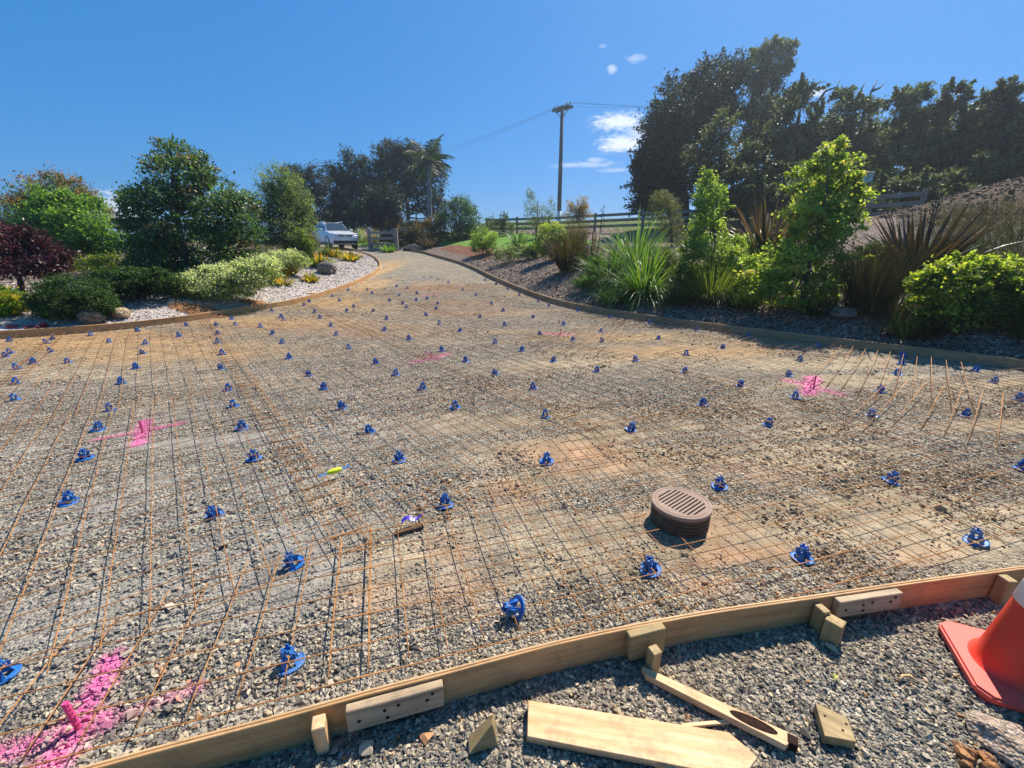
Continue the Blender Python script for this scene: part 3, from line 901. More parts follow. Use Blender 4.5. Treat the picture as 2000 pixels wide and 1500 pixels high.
stake(1610, 1198, 'chunky treated stake with slanted top left of the pale cleat', M_TREATED, .062, .062, .105, (.0, .12), .5, .112)
stake(1590, 1182, 'treated stake tight against the board behind the chunky slanted stake', M_TREATED, .036, .05, .118, (0, 0), .1, .05)
stake(1958, 1132, 'treated stake against the board beside the traffic cone', M_TREATED, .045, .05, .132, (0, .03), -.1, .048)
q, a = cam_side(1238, 1240, .1, .040)
root = thing('packer_board', (q[0], q[1], .085), 'dark treated packer board clamped between the near form and the split stake', 'packer', None, a + .02)
MB().box((0, 0, 0), (.155, .036, .125), (0, -.05, 0), .003).build('timber', M_TREATED, root)

# loose offcuts on the gravel in front
def offcut(name, pts_px, z, thick, label, cat, mat, edge_mat=None, extra=None):
    """a flat board lying on the gravel: outline given by its top corners"""
    pts = np.array([on_plane(px, py, z + thick)[:2] for px, py in pts_px])
    c = pts.mean(0); d = pts[1] - pts[0]; a = math.atan2(d[1], d[0])
    root = thing(name, (c[0], c[1], z), label, cat, None, a)
    ca, sa = math.cos(-a), math.sin(-a)
    loc = [((p - c)[0] * ca - (p - c)[1] * sa, (p - c)[0] * sa + (p - c)[1] * ca) for p in pts]
    bm = bmesh.new()
    f = bm.faces.new([bm.verts.new((x, y, 0)) for x, y in loc])
    if f.normal.z < 0: bmesh.ops.reverse_faces(bm, faces=[f])
    r = bmesh.ops.extrude_face_region(bm, geom=[f])
    bmesh.ops.translate(bm, vec=(0, 0, thick), verts=[v for v in r['geom'] if isinstance(v, bmesh.types.BMVert)])
    bmesh.ops.recalc_face_normals(bm, faces=bm.faces)
    bmesh.ops.bevel(bm, geom=list(bm.edges), offset=.0015, segments=1, affect='EDGES')
    MB().bm(bm).build('timber', mat, root)
    if extra: extra(root, loc, thick)
    return root
def lamin(root, loc, thick):
    # second plywood layer lying under the first, its edge showing
    x0, x1 = loc[0][0], loc[3][0]
    pass
offcut('plywood_offcut', [(1032, 1367), (1424, 1430), (1480, 1478), (1450, 1520), (1030, 1438)], .028, .016, 'wide plywood offcut with one pointed end lying on the gravel', 'plywood offcut', M_PINE)
offcut('plywood_offcut', [(1030, 1374), (1300, 1417), (1462, 1474), (1442, 1522), (1028, 1443)], .009, .0165, 'second plywood layer showing under the wide pointed offcut', 'plywood offcut', M_PLYEDGE)
def stick_burn(root, loc, thick):
    m = MB()
    n = 14
    pts = [(.215 + .062 * math.cos(2 * math.pi * k / n), .0 + .0135 * math.sin(2 * math.pi * k / n), thick + .0012) for k in range(n)]
    m.add(pts + [(.215, 0, thick + .0022)], [[k, (k + 1) % n, n] for k in range(n)])
    m.build('charred_knot', M_CHAR, root)
stick = offcut('timber_batten', [(1254, 1300), (1558, 1438), (1535, 1456), (1262, 1318)], .012, .028, 'narrow pine batten with a dark charred knot pointing at the split stake', 'batten', M_PINE)
for ch in list(stick.children):
    L = max(v.co.x for v in ch.data.vertices)
    n = 18
    cy = 0.0
    vs = [v.co for v in ch.data.vertices]
    kx = .50 * L
    def mid_y(x):
        tops = [v for v in vs if v.z > .02]
        return 0.0
    m = MB()
    ring = [(kx + .085 * L / .3 * math.cos(2 * math.pi * k / n), .0185 * math.sin(2 * math.pi * k / n) - .002, .0292) for k in range(n)]
    inner = [(kx + .05 * L / .3 * math.cos(2 * math.pi * k / n), .008 * math.sin(2 * math.pi * k / n) - .002, .0296) for k in range(n)]
    m.add(ring + inner + [(kx, -.002, .0300)], [[k, (k + 1) % n, n + (k + 1) % n, n + k] for k in range(n)] + [[n + k, n + (k + 1) % n, 2 * n] for k in range(n)])
    m.build('charred_knot', M_CHAR, stick)
    m = MB().box((L - .014, .0, .0145), (.03, .034, .0295), None, .001); m.build('charred_end', M_CHAR, stick)
offcut('timber_batten', [(1330, 1412), (1425, 1404), (1425, 1412), (1334, 1420)], .006, .010, 'thin batten sticking out from under the charred batten', 'batten', M_PINE)
def nailholes(root, loc, thick):
    for (x, y) in ((-.03, .01), (.02, -.012), (.03, .02)):
        MB().lathe([(0, .001), (.004, .001), (.0045, 0)], 8, (x, y, thick)).build('nail_hole', M_CHAR, root)
offcut('timber_block', [(1592, 1371), (1654, 1401), (1673, 1449), (1611, 1437)], .006, .036, 'square treated timber block lying beside the charred batten', 'timber block', M_TREATED, None, nailholes)
def wedge():
    p = on_plane(945, 1452, 0.0)
    root = thing('timber_wedge', (p[0], p[1], .0), 'triangular wooden wedge standing alone on the gravel right of the pine stake', 'wedge', None, .25)
    vs = [(-.055, -.03, .012), (.045, -.02, .0), (.05, .035, .004), (-.05, .025, .016), (.028, -.012, .098), (.040, .022, .100)]
    fs = [[0, 3, 2, 1], [0, 1, 4], [3, 5, 2], [1, 2, 5, 4], [0, 4, 5, 3]]
    bm = bmesh.new(); bv = [bm.verts.new(v) for v in vs]
    for f in fs: bm.faces.new([bv[i] for i in f])
    bmesh.ops.recalc_face_normals(bm, faces=bm.faces); bmesh.ops.bevel(bm, geom=list(bm.edges), offset=.002, segments=1, affect='EDGES')
    MB().bm(bm).build('timber', M_TREATED, root)
wedge()
p = on_plane(1281, 1502, 0)
root = thing('timber_offcut', (p[0], p[1], 0), 'tiny pale pointed timber tip at the bottom edge under the plywood offcut', 'offcut', None, 1.2)
MB().box((0, -.04, .02), (.012, .10, .03), (.2, 0, 0), .003).build('timber', M_PINE, root)

# ------------------------------------------------------------------ reinforcing mesh
MESH_Z = .048
SLAB_IN = SLAB_POLY
def mesh_z(x, y):
    return zdrive(x, y) + MESH_Z + .030 * (fbm(x * .9, y * .9, 3, 91) - .5) + .016 * (fbm(x * 2.6, y * 2.6, 2, 95) - .5)
FAR_LIM = 15.5
def ok_wire(x, y):
    return inside(x, y, SLAB_IN) & (pdist(x, y, LEFT_X) > .09) & (pdist(x, y, RIGHT_X) > .09) & (pdist(x, y, NEAR) > .06) & (np.hypot(x - MANHOLE[0], y - MANHOLE[1]) > .20)
def mesh_sheet(origin, heading, L, W, label, clip=None, sp=.15, dz=0.0):
    """long wires run along 'heading' (radians clockwise from +Y), cross wires across it"""
    u = np.array([math.sin(heading), math.cos(heading)]); v = np.array([u[1], -u[0]])
    c = np.asarray(origin, float)
    root = thing('reinforcing_mesh_sheet', (c[0], c[1], float(zdrive(c[0], c[1]))), label, 'steel mesh', 'rusty steel mesh sheets laid over the gravel')
    base = np.array(root.location)
    def wire(a, b, zz):
        n = max(int(np.linalg.norm(b - a) / .11), 2)
        t = np.linspace(0, 1, n + 1)[:, None]
        p = a + (b - a) * t
        d = (b - a) / np.linalg.norm(b - a); nn = np.array([-d[1], d[0]])
        s = (p @ d)
        ph = random.random() * 50
        p = p + nn * (.016 * (fbm(s * .9, s * 0 + ph, 2, 101) - .5))[:, None]
        good = ok_wire(p[:, 0], p[:, 1])
        if clip is not None: good &= clip(p[:, 0], p[:, 1])
        runs, cur = [], []
        for i in range(len(p)):
            if good[i]: cur.append(i)
            else:
                if len(cur) > 2: runs.append(cur)
                cur = []
        if len(cur) > 2: runs.append(cur)
        for r_ in runs:
            q = p[r_]
            far = q[:, 1].min()
            if far > 6:
                k = 3 if far < 9 else 5
                idx = sorted(set(list(range(0, len(q), k)) + [len(q) - 1])); q = q[idx]
            z = mesh_z(q[:, 0], q[:, 1]) + zz + dz
            pts = np.concatenate([q, z[:, None]], 1) - base
            MB().tube(pts.tolist(), .0026 if far < 4 else .0022, 5 if far < 4 else 4).build('wire', M_RUST, root, True)
    nl = int(round(W / sp)); nc = int(round(L / sp))
    for i in range(nl + 1):
        o = c + v * (-W / 2 + i * sp)
        wire(o - u * (L / 2 + .04), o + u * (L / 2 + .04), 0.0)
    for j in range(nc + 1):
        o = c + u * (-L / 2 + j * sp)
        wire(o - v * (W / 2 + .04), o + v * (W / 2 + .04), .0062)
    if not root.children: bpy.data.objects.remove(root)
    return root
# the strip along the near board, headed a little left; the rest headed further left
HF, HL = R(-17), R(-38)
uf = np.array([math.sin(HF), math.cos(HF)]); vf = np.array([uf[1], -uf[0]])
lap0, lap1 = on_drive(20, 1330)[:2], on_drive(690, 1070)[:2]
seam_n = np.array([-(lap1 - lap0)[1], (lap1 - lap0)[0]]); seam_n /= np.linalg.norm(seam_n)
def side_of_seam(x, y): return (np.asarray(x) - lap0[0]) * seam_n[0] + (np.asarray(y) - lap0[1]) * seam_n[1]
for k, (cx, lab) in enumerate(((-2.9, 'rusty mesh sheet at lower left, crossing the large pink cross'), (1.3, 'rusty mesh sheet in the middle of the near edge, round the fallen blue chair'), (5.6, 'rusty mesh sheet at lower right beside the manhole lid and pale sand'))):
    o = np.array([0, 1.95]) + vf * cx + uf * .35
    mesh_sheet(o, HF, 2.1, 4.35, lab, (lambda x, y: side_of_seam(x, y) < .16) if k == 0 else ((lambda x, y: (side_of_seam(x, y) < .10) | (x > .35)) if k == 1 else None))
ul = np.array([math.sin(HL), math.cos(HL)]); vl = np.array([ul[1], -ul[0]])
LABS = {}
cnt = 0
WHERE = []
for j in range(-3, 7):
    for i in range(-2, 4):
        c = np.array([.2, 2.4]) + vl * (j * 2.2) + ul * (1.6 + i * 4.45)
        xs, ys_ = np.meshgrid(np.linspace(-1, 1, 9), np.linspace(-2.2, 2.2, 13))
        q = c + xs.ravel()[:, None] * vl + ys_.ravel()[:, None] * ul
        px, py = project(q[:, 0], q[:, 1], zdrive(q[:, 0], q[:, 1]))
        dep = (np.stack([q[:, 0], q[:, 1], zdrive(q[:, 0], q[:, 1]) - CAMH], 1) @ FW)
        front_cov = (q[:, 1] < (2.0 + .30 * q[:, 0] + 1.25)) & (q[:, 0] > .3)
        good = ok_wire(q[:, 0], q[:, 1]) & (px > -120) & (px < 2120) & (dep > .5) & (q[:, 1] < FAR_LIM) & (side_of_seam(q[:, 0], q[:, 1]) > -.05)
        if good.sum() < 9: continue
        mx, my = px[good].mean(), py[good].mean()
        WHERE.append((c, mx, my, (i, j)))
def in_(k): return ['in the farthest mesh row', 'in the mesh row level with the central pink mark', 'in the mesh row level with the right pink mark', 'in the mesh row level with the left pink cross'][k]
WORDS = ['leftmost', 'second from the left', 'third from the left', 'fourth from the left', 'fifth from the left', 'sixth from the left', 'seventh from the left', 'eighth from the left', 'ninth from the left', 'tenth from the left', 'eleventh from the left', 'twelfth from the left']
WHERE.sort(key=lambda w: w[2])
bands = [(0, 640, in_(0)), (640, 700, in_(1)), (700, 800, in_(2)), (800, 2000, in_(3))]
front_line = lambda x, y: ((x - .3) * -math.sin(HF) * 0 + (np.asarray(y) - 1.95) - np.tan(R(17)) * np.asarray(x))
for (b0, b1, txt) in bands:
    row = sorted([w for w in WHERE if b0 <= w[2] < b1], key=lambda w: w[1])
    for n_, w in enumerate(row):
        def clipf(x, y):
            o1 = side_of_seam(x, y) > -.12
            o2 = ((np.asarray(x) * uf[0] + (np.asarray(y) - 1.95) * uf[1]) > 1.20) | (np.asarray(x) < -.2)
            return o1 & o2 & (np.asarray(y) < FAR_LIM - .35 * np.abs(np.asarray(x) - 0))
        mesh_sheet(w[0], HL + R(random.uniform(-1.2, 1.2)), 4.55, 2.3, 'mesh sheet ' + WORDS[n_] + ' ' + txt, clipf, .155, .007 * ((w[3][0] + w[3][1]) % 2))
def stub_sheet(label, bars, z0, z1):
    a0 = on_plane(*bars[0][:2], z0)
    root = thing('reinforcing_mesh_sheet', (a0[0], a0[1], 0), label, 'steel mesh', 'rusty steel mesh sheets laid over the gravel')
    for (x0, y0, x1, y1) in bars:
        a = march(x0, y0, lambda x, y: zdrive(x, y) + z0); b = march(x1, y1, lambda x, y: zdrive(x, y) + z1)
        d = b - a
        pts = [tuple(np.array(a) - d * .6 - np.array([0, 0, .02]) - np.array(root.location)), tuple(a - np.array(root.location)), tuple(b - np.array(root.location))]
        MB().tube(pts, .0036, 5).build('wire', M_RUST, root, True)
stub_sheet('free wire ends of the far right mesh, slanting up to the right form board', [(1608, 715, 1644, 674), (1636, 722, 1667, 676), (1664, 726, 1691, 681), (1692, 735, 1715, 684), (1722, 740, 1739, 687), (1753, 740, 1765, 691), (1786, 743, 1792, 693), (1820, 752, 1819, 697), (1855, 757, 1848, 703), (1893, 763, 1877, 707)], .055, .11)
stub_sheet('free wire ends standing up in a row at right, in front of the slanting ones', [(1671, 806, 1743, 735), (1716, 806, 1776, 740), (1764, 803, 1807, 746), (1814, 808, 1846, 749), (1856, 819, 1881, 756), (1901, 828, 1920, 762), (1952, 838, 1960, 767)], .05, .13)
stub_sheet('fan of pale free wire ends beside the far pink mark', [(1061, 665, 1101, 644), (1075, 667, 1121, 643), (1091, 669, 1135, 643), (1112, 671, 1150, 642), (1128, 669, 1171, 640), (1143, 672, 1186, 639), (1163, 674, 1203, 638), (1184, 672, 1217, 637)], .05, .10)

# ------------------------------------------------------------------ blue bar chairs
def chair_parts():
    base = MB()
    n = 20
    ro, ri = .056, .030
    prof = [(ro, .0), (ro, .006), (ro - .003, .0075), (ro - .006, .005), (ri, .005), (ri, .0), (ro, .0)]
    base.lathe(prof, n)
    leg = MB()
    # a tapering arched panel
    for s in range(1):
        prof_in = [(.038, .005, .012), (.030, .028, .010), (.022, .052, .008), (.018, .070, .008)]
        vs = []
        for r, z, w in prof_in:
            vs += [(r, -w, z), (r, w, z), (r - .004, w, z), (r - .004, -w, z)]
        fs = []
        for i in range(len(prof_in) - 1):
            for k in range(4):
                a, b = i * 4 + k, i * 4 + (k + 1) % 4
                fs.append([a, b, b + 4, a + 4])
        fs.append([3, 2, 1, 0]); e = (len(prof_in) - 1) * 4; fs.append([e, e + 1, e + 2, e + 3])
        leg.add(vs, fs)
        leg.box((.022, 0, .032), (.020, .003, .046), (0, .3, 0))
    cup = MB()
    cup.lathe([(.0195, .058), (.0195, .070), (.015, .070), (.015, .060), (.0, .058)], 12)
    for k in range(4):
        a = math.pi / 4 + k * math.pi / 2
        cup.box((.0165 * math.cos(a), .0165 * math.sin(a), .074), (.005, .011, .015), (0, 0, a), .001)
    return base, leg, cup
_b, _l, _c = chair_parts()
def rot_mb(m, a):
    r = MB(); ca, sa = math.cos(a), math.sin(a)
    r.add([(x * ca - y * sa, x * sa + y * ca, z) for x, y, z in m.v], m.f)
    return r
BASE_ME = np_mesh('base_ring', np.array(_b.v), _b.f, M_BLUE)
CUP_ME = np_mesh('bar_saddle', np.array(_c.v), _c.f, M_BLUE)
LEG_ME = np_mesh('leg', np.array(_l.v), _l.f, M_BLUE)
_all = MB()
_all.add(_b.v, _b.f); _all.add(_c.v, _c.f)
for k in range(4):
    r_ = rot_mb(_l, k * math.pi / 2 + .3); _all.add(r_.v, r_.f)
WHOLE_ME = np_mesh('bar_chair', np.array(_all.v), _all.f, M_BLUE)
CH = [(19,667),(103,663),(91,671),(177,656),(213,669),(269,647),(20,690),(11,697),(98,688),(284,672),(278,691),(350,657),(364,636),(425,653),(425,670),(422,636),(460,636),(434,692),(509,639),(453,624),(532,653),(554,625),(551,671),(625,622),(646,637),(657,655),(682,681),(65,710),(133,709),(33,721),(266,720),(431,720),(565,700),(603,734),(31,750),(237,749),(446,762),(632,760),(30,781),(215,801),(456,794),(668,798),(192,840),(473,838),(167,897),(497,898),(135,982),(419,1009),(574,1103),(755,624),(751,646),(799,663),(734,710),(858,633),(898,648),(863,686),(909,706),(773,733),(825,761),(937,621),(986,636),(967,671),(967,731),(889,798),(1041,621),(1055,653),(1101,634),(1019,685),(1081,706),(1041,759),(1065,814),(1119,666),(1174,649),(1175,667),(1165,726),(1191,621),(1241,705),(1269,632),(1285,663),(1340,694),(1337,727),(1232,840),(1068,903),(721,844),(780,900),(870,988),(1270,1115),(1360,646),(1411,680),(1462,658),(1597,677),(1561,705),(1540,734),(1445,753),(1373,792),(1553,778),(1500,831),(1405,952),(1764,697),(1760,712),(1752,732),(1719,766),(1702,813),(1885,813),(1904,725),(1940,747),(1991,782),(1739,942),(1997,918),(1905,1060),(1566,1092),(568,1298),(4,1322),(1012,1200),
      (594,597),(604,590),(649,580),(663,588),(680,568),(691,600),(677,608),(717,567),(727,574),(729,608),(761,588),(775,560),(780,578),(787,594),(794,602),(796,564),(815,574),(813,587),(834,585),(832,616),(855,594),(852,604),(876,553),(904,567),(929,578),(960,594),(983,608),(948,548),(969,556),(992,566),(1014,577),(1051,590),(1072,598),(1129,608),(549,620),(531,608),(615,610)]
SPECIAL = {(568,1298): 'large blue bar chair nearest the front board, above the pine stake', (4,1322): 'blue bar chair cut by the left edge beside the large pink cross', (1012,1200): 'blue bar chair tipped over on its side near the front board',
  (1270,1115): 'blue bar chair standing between the manhole lid and the front board', (1566,1092): 'blue bar chair above the chunky slanted stake at lower right', (1905,1060): 'blue bar chair on the pale sand at lower right',
  (1997,918): 'blue bar chair cut by the right edge above the pale sand', (1739,942): 'blue bar chair with its base tilted up on the sand right of the manhole lid', (1405,952): 'blue bar chair just behind the manhole lid',
  (574,1103): 'blue bar chair left of the pale sandy patch, third row from the front', (870,988): 'blue bar chair just right of the violet plastic strip', (419,1009): 'blue bar chair in front of and left of the yellow string reel',
  (135,982): 'blue bar chair directly above the large pink cross, far left', (780,900): 'blue bar chair to the right of the yellow string reel', (497,898): 'blue bar chair to the left of the yellow string reel', (167,897): 'blue bar chair just in front of the left pink cross',
  (1068,903): 'blue bar chair on the orange dust left of the manhole lid', (192,840): 'blue bar chair touching the left arm of the left pink cross', (473,838): 'blue bar chair right of the left pink cross, level with it', (721,844): 'blue bar chair at the bundle of lapped wires in the middle',
  (1232,840): 'pale dusty blue bar chair leaning in the gravel, right of the middle', (1500,831): 'blue bar chair in front of the right pink mark', (1553,778): 'blue bar chair just left in front of the right pink mark'}
BANDS = [(0, 575, 'where the drive narrows'), (575, 592, 'level with the timber scrap on the shell'), (592, 607, 'level with the spilled clay'), (607, 622, 'level with the two left boulders'), (622, 640, 'just beyond the far pink mark'), (640, 660, 'level with the far pink mark'), (660, 680, 'just before the far pink mark'), (680, 704, 'level with the central pink mark'),
         (704, 728, 'just before the central pink mark'), (728, 756, 'level with the right pink mark'), (756, 790, 'just before the right pink mark'), (790, 2000, 'level with the left pink cross')]
def ordinal(n):
    return ['leftmost', 'second', 'third', 'fourth', 'fifth', 'sixth', 'seventh', 'eighth', 'ninth', 'tenth', 'eleventh', 'twelfth', 'thirteenth', 'fourteenth', 'fifteenth', 'sixteenth', 'seventeenth', 'eighteenth', 'nineteenth', 'twentieth', 'twenty-first', 'twenty-second', 'twenty-third'][n]
lab_of = {}
for b0, b1, txt in BANDS:
    row = sorted([c for c in CH if b0 <= c[1] < b1 and c not in SPECIAL])
    for n_, c in enumerate(row):
        lab_of[c] = ('leftmost blue bar chair ' + txt) if n_ == 0 else (ordinal(n_) + ' blue bar chair from the left, ' + txt)
GRP = 'blue bar chairs holding up the steel mesh'
for c in CH:
    lab = SPECIAL.get(c) or lab_of[c]
    g = on_drive(*c)
    zg = float(H(np.array([g[0]]), np.array([g[1]]))[0]) + .006
    rz = random.uniform(0, 1.57)
    tilt = (random.gauss(0, .10), random.gauss(0, .10)); zg -= random.choice((0, .004, .010))
    if c == (1012, 1200): tilt = (-.25, -1.15); zg += .035
    if c == (1739, 942): tilt = (.12, .22)
    if c == (1232, 840): tilt = (.25, .1)
    if c[1] >= 780:
        root = thing('bar_chair', (g[0], g[1], zg), lab, 'bar chair', GRP)
        root.rotation_euler = (tilt[0], tilt[1], rz)
        link('base_ring', BASE_ME, root); link('bar_saddle', CUP_ME, root)
        for k in range(4):
            o = link('leg', LEG_ME, root); o.rotation_euler = (0, 0, k * math.pi / 2 + .3)
    else:
        o = link('bar_chair', WHOLE_ME, None, (g[0], g[1], zg)); o.rotation_euler = (tilt[0], tilt[1], rz)
        tag(o, lab, 'bar chair', GRP)

# ------------------------------------------------------------------ manhole, pegs, cone and litter on the slab
def manhole():
    x, y = MANHOLE
    z0 = h1(x, y)
    top = .17
    root = thing('drain_riser', (x, y, z0), 'round brown slotted drain lid on a dark ribbed riser standing in the mesh', 'drain lid', None, R(-52)); root.scale = (MHS, MHS, MHS)
    prof = [(.205, -.05)]
    for k in range(5):
        za = .005 + k * .027
        prof += [(.205, za), (.213, za + .004), (.213, za + .016), (.205, za + .020)]
    prof += [(.212, top - .03), (.205, top - .028)]
    MB().lathe(prof, 48).build('riser', M_RISER, root, False)
    MB().lathe([(.20, .02), (0, .02)], 32).build('pit_shade_disc', M_BLACK, root)  # black disc: the shade inside the riser is put into its colour
    ri = .170
    MB().lathe([(.217, top - .032), (.219, top - .010), (.219, top - .004), (.214, top), (.199, top), (.197, top - .0025), (.193, top - .0025), (.191, top), (ri, top), (ri, top - .02), (.20, top - .026), (.217, top - .032)], 64).build('lid_ring', M_LID, root)
    # bars between slots: each slot is a gap
    pitch = .0295; slot = .0125
    nb = int(2 * ri / pitch)
    x0 = -nb * pitch / 2
    for k in range(nb + 1):
        xa = max(x0 + (k - .5) * pitch + slot / 2, -ri); xb = min(x0 + (k + .5) * pitch - slot / 2, ri)
        if xb <= xa: continue
        m = MB()
        ha = math.sqrt(max((ri + .001) ** 2 - xa * xa, 0)); hb = math.sqrt(max((ri + .001) ** 2 - xb * xb, 0))
        pts = [(xa, -ha), (xb, -hb), (xb, hb), (xa, ha)]
        vs = [(a, b, top - .0012) for a, b in pts] + [(a, b, top - .018) for a, b in pts]
        m.add(vs, [[0, 1, 2, 3], [7, 6, 5, 4], [0, 4, 5, 1], [1, 5, 6, 2], [2, 6, 7, 3], [3, 7, 4, 0]])
        m.build('grate_bar', M_LID, root)
    # the solid ends of the slots
    for sgn in (-1, 1):
        m = MB()
        n = 16
        vs, fs = [], []
        for k in range(n + 1):
            xx = -ri * .93 + 2 * ri * .93 * k / n
            yo = math.sqrt(ri * ri - xx * xx) + .001; yi = min(.112 + .02 * math.cos(xx * 9), yo - .004)
            vs += [(xx, sgn * yi, top - .0006), (xx, sgn * yo, top - .0006), (xx, sgn * yi, top - .015)]
        for k in range(n):
            a = k * 3
            fs += [[a, a + 1, a + 4, a + 3], [a, a + 3, a + 5, a + 2]]
        m.add(vs, fs); m.build('lid_end_plate', M_LID, root)
manhole()
def peg(px, py, hgt, lean, label, r=.0085):
    g = on_drive(px, py); z0 = h1(g[0], g[1])
    root = thing('marker_peg', (g[0], g[1], z0), label, 'marker peg', 'pink painted steel pegs at the spray marks')
    pts, rad = [], []
    n = int(hgt / .006)
    for k in range(n + 1):
        t = k / n
        pts.append((lean[0] * t * hgt, lean[1] * t * hgt, -.05 + t * (hgt + .05))); rad.append(r * (1.0 if k % 2 else .84))
    MB().tube(pts, rad, 8).build('ribbed_bar', M_PINKPAINT, root)
peg(157, 1424, .125, (-.12, 0), 'pink painted ribbed steel peg in the large pink cross at lower left', .011)
peg(279, 845, .11, (0, 0), 'pink painted steel peg in the left pink cross')
peg(1589, 756, .14, (0, 0), 'pink painted steel peg in the right pink mark')
peg(842, 699, .10, (0, 0), 'pink painted steel peg in the central pink mark')
peg(1094, 655, .12, (0, 0), 'pink painted steel peg in the far pink mark beside the stub wires')

def cone():
    cx, cy = 1.955, 1.255
    root = thing('traffic_cone', (cx, cy, .006), 'orange traffic cone with white sleeve and red square base at lower right', 'traffic cone', None, R(-24))
    h = .19
    bm = bmesh.new()
    ch = .04
    out = []
    for sx, sy in ((1, 1), (-1, 1), (-1, -1), (1, -1)):
        a = (sx * (h - ch), sy * h); b = (sx * h, sy * (h - ch))
        out += [b, a] if sx * sy > 0 else [a, b]
    f = bm.faces.new([bm.verts.new((x, y, 0)) for x, y in out])
    r = bmesh.ops.extrude_face_region(bm, geom=[f]); bmesh.ops.translate(bm, vec=(0, 0, .034), verts=[v for v in r['geom'] if isinstance(v, bmesh.types.BMVert)])
    bmesh.ops.recalc_face_normals(bm, faces=bm.faces)
    bmesh.ops.bevel(bm, geom=list(bm.edges), offset=.008, segments=3, affect='EDGES')
    MB().bm(bm).build('base', M_CONEBASE, root, False)
    for sx in (-1, 0, 1):
        for sy in (-1, 0, 1):
            if sx == 0 and sy == 0: continue
            MB().box((sx * .15, sy * .15, -.006), (.05, .05, .014), None, .002).build('foot_pad', M_CONEBASE, root)
    MB().lathe([(.146, .033), (.141, .036), (.131, .046), (.124, .065), (.115, .12), (.094, .28), (.088, .33)], 40).build('cone_body', M_CONE, root, True)
    MB().lathe([(.0885, .33), (.091, .331), (.0675, .52), (.065, .521)], 40).build('reflective_sleeve', M_WHITEBAND, root, True)
    MB().lathe([(.0645, .52), (.043, .70), (.038, .712), (.03, .714), (.03, .66)], 40).build('cone_tip', M_CONE, root, True)
cone()

def rock(name, c, r, label, mat, seed, squash=(1, 1, .75), cat='rock', sub=3, rough=.35, group=None):
    rg = random.Random(seed)
    bm = bmesh.new()
    bmesh.ops.create_icosphere(bm, subdivisions=sub, radius=1.0)
    planes = [(Vector((rg.gauss(0, 1), rg.gauss(0, 1), rg.gauss(0, 1))).normalized(), rg.uniform(.62, .92)) for _ in range(11)]
    for v in bm.verts:
        p = v.co.copy()
        for n, d in planes:
            k = p.dot(n)
            if k > d: p -= n * (k - d) * .85
        q = p * 2.3
        w = (math.sin(q.x * 2.1 + seed) * math.sin(q.y * 2.7 + 1.3) * math.sin(q.z * 2.3 + .7)) * rough * .22 + rg.uniform(-.5, .5) * rough * .06
        p *= 1 + w
        v.co = Vector((p.x * squash[0], p.y * squash[1], p.z * squash[2])) * r
    m = MB().bm(bm, (0, 0, 0), (0, 0, rg.uniform(0, 6)))
    o = m.build(name, mat, None, False, (c[0], c[1], c[2] + r * squash[2] * .45))
    tag(o, label, cat, group)
    return o
g = on_plane(1985, 1472, .0)
rock('rock', (g[0] + .04, g[1], -.005), .135, 'pale broken rock at the bottom right corner below the cone', M_ROCKPALE, 8, (1.15, .85, .36), 'rock', 4, .45)
g = on_plane(1888, 1478, .0)
for k, (dx, dy, r_) in enumerate(((0, 0, .034), (.05, -.012, .026), (-.035, -.03, .022), (.03, -.045, .03), (-.005, .03, .018))):
    rock('clay_clod', (g[0] + dx, g[1] + dy, .0), r_, ['largest red-brown clay clod left of the pale corner rock', 'red-brown clay clod touching the pale corner rock', 'small red-brown clod leftmost of the clay clods at the corner', 'red-brown clay clod lowest at the bottom edge', 'tiny red-brown clod furthest back of the corner clods'][k], M_CLAY, 30 + k, (1, .9, .8), 'clay clod', 2, .6, 'clay clods beside the corner rock')
g = on_drive(655, 934)
root = thing('string_line_reel', (g[0], g[1], h1(g[0], g[1]) + .06), 'yellow string line wound on a light blue reel lying on the mesh', 'string reel', None, R(42))
MB().box((0, 0, 0), (.20, .014, .008), None, .003).build('reel_bar', M_LBLUE, root)
MB().box((-.10, 0, .0), (.016, .030, .009), None, .003).build('reel_end', M_LBLUE, root)
MB().box((.10, 0, .0), (.016, .030, .009), None, .003).build('reel_end', M_LBLUE, root)
m = MB(); m.lathe([(.004, -.055), (.013, -.045), (.019, -.015), (.020, .012), (.013, .045), (.004, .055)], 14)
m.v = [(z, x, y) for x, y, z in m.v]
m.build('wound_string', M_STRING, root, True)
g = on_drive(806, 1030)
root = thing('plastic_strip', (g[0], g[1], h1(g[0], g[1]) + .05), 'crumpled violet plastic strip caught in the lapped wires', 'plastic strip', None, R(20))
m = MB()
vs = []
for k in range(9):
    t = k / 8
    x = -.06 + .12 * t; z = .012 * math.sin(t * 7) + .02 * t
    vs += [(x, -.012 + .006 * math.sin(t * 9), z), (x, .014 + .005 * math.cos(t * 5), z + .012 * math.sin(t * 4)), (x, .014 + .005 * math.cos(t * 5), z + .012 * math.sin(t * 4) - .002), (x, -.012 + .006 * math.sin(t * 9), z - .002)]
fs = []
for k in range(8):
    for q_ in range(4):
        a, b = k * 4 + q_, k * 4 + (q_ + 1) % 4
        fs.append([a, b, b + 4, a + 4])
m.add(vs, fs); m.build('strip', M_VIOLET, root)
m = MB(); m.box((-.02, -.035, -.035), (.16, .035, .02), (0, 0, .1), .004); m.build('dark_offcut', M_BARK, root)

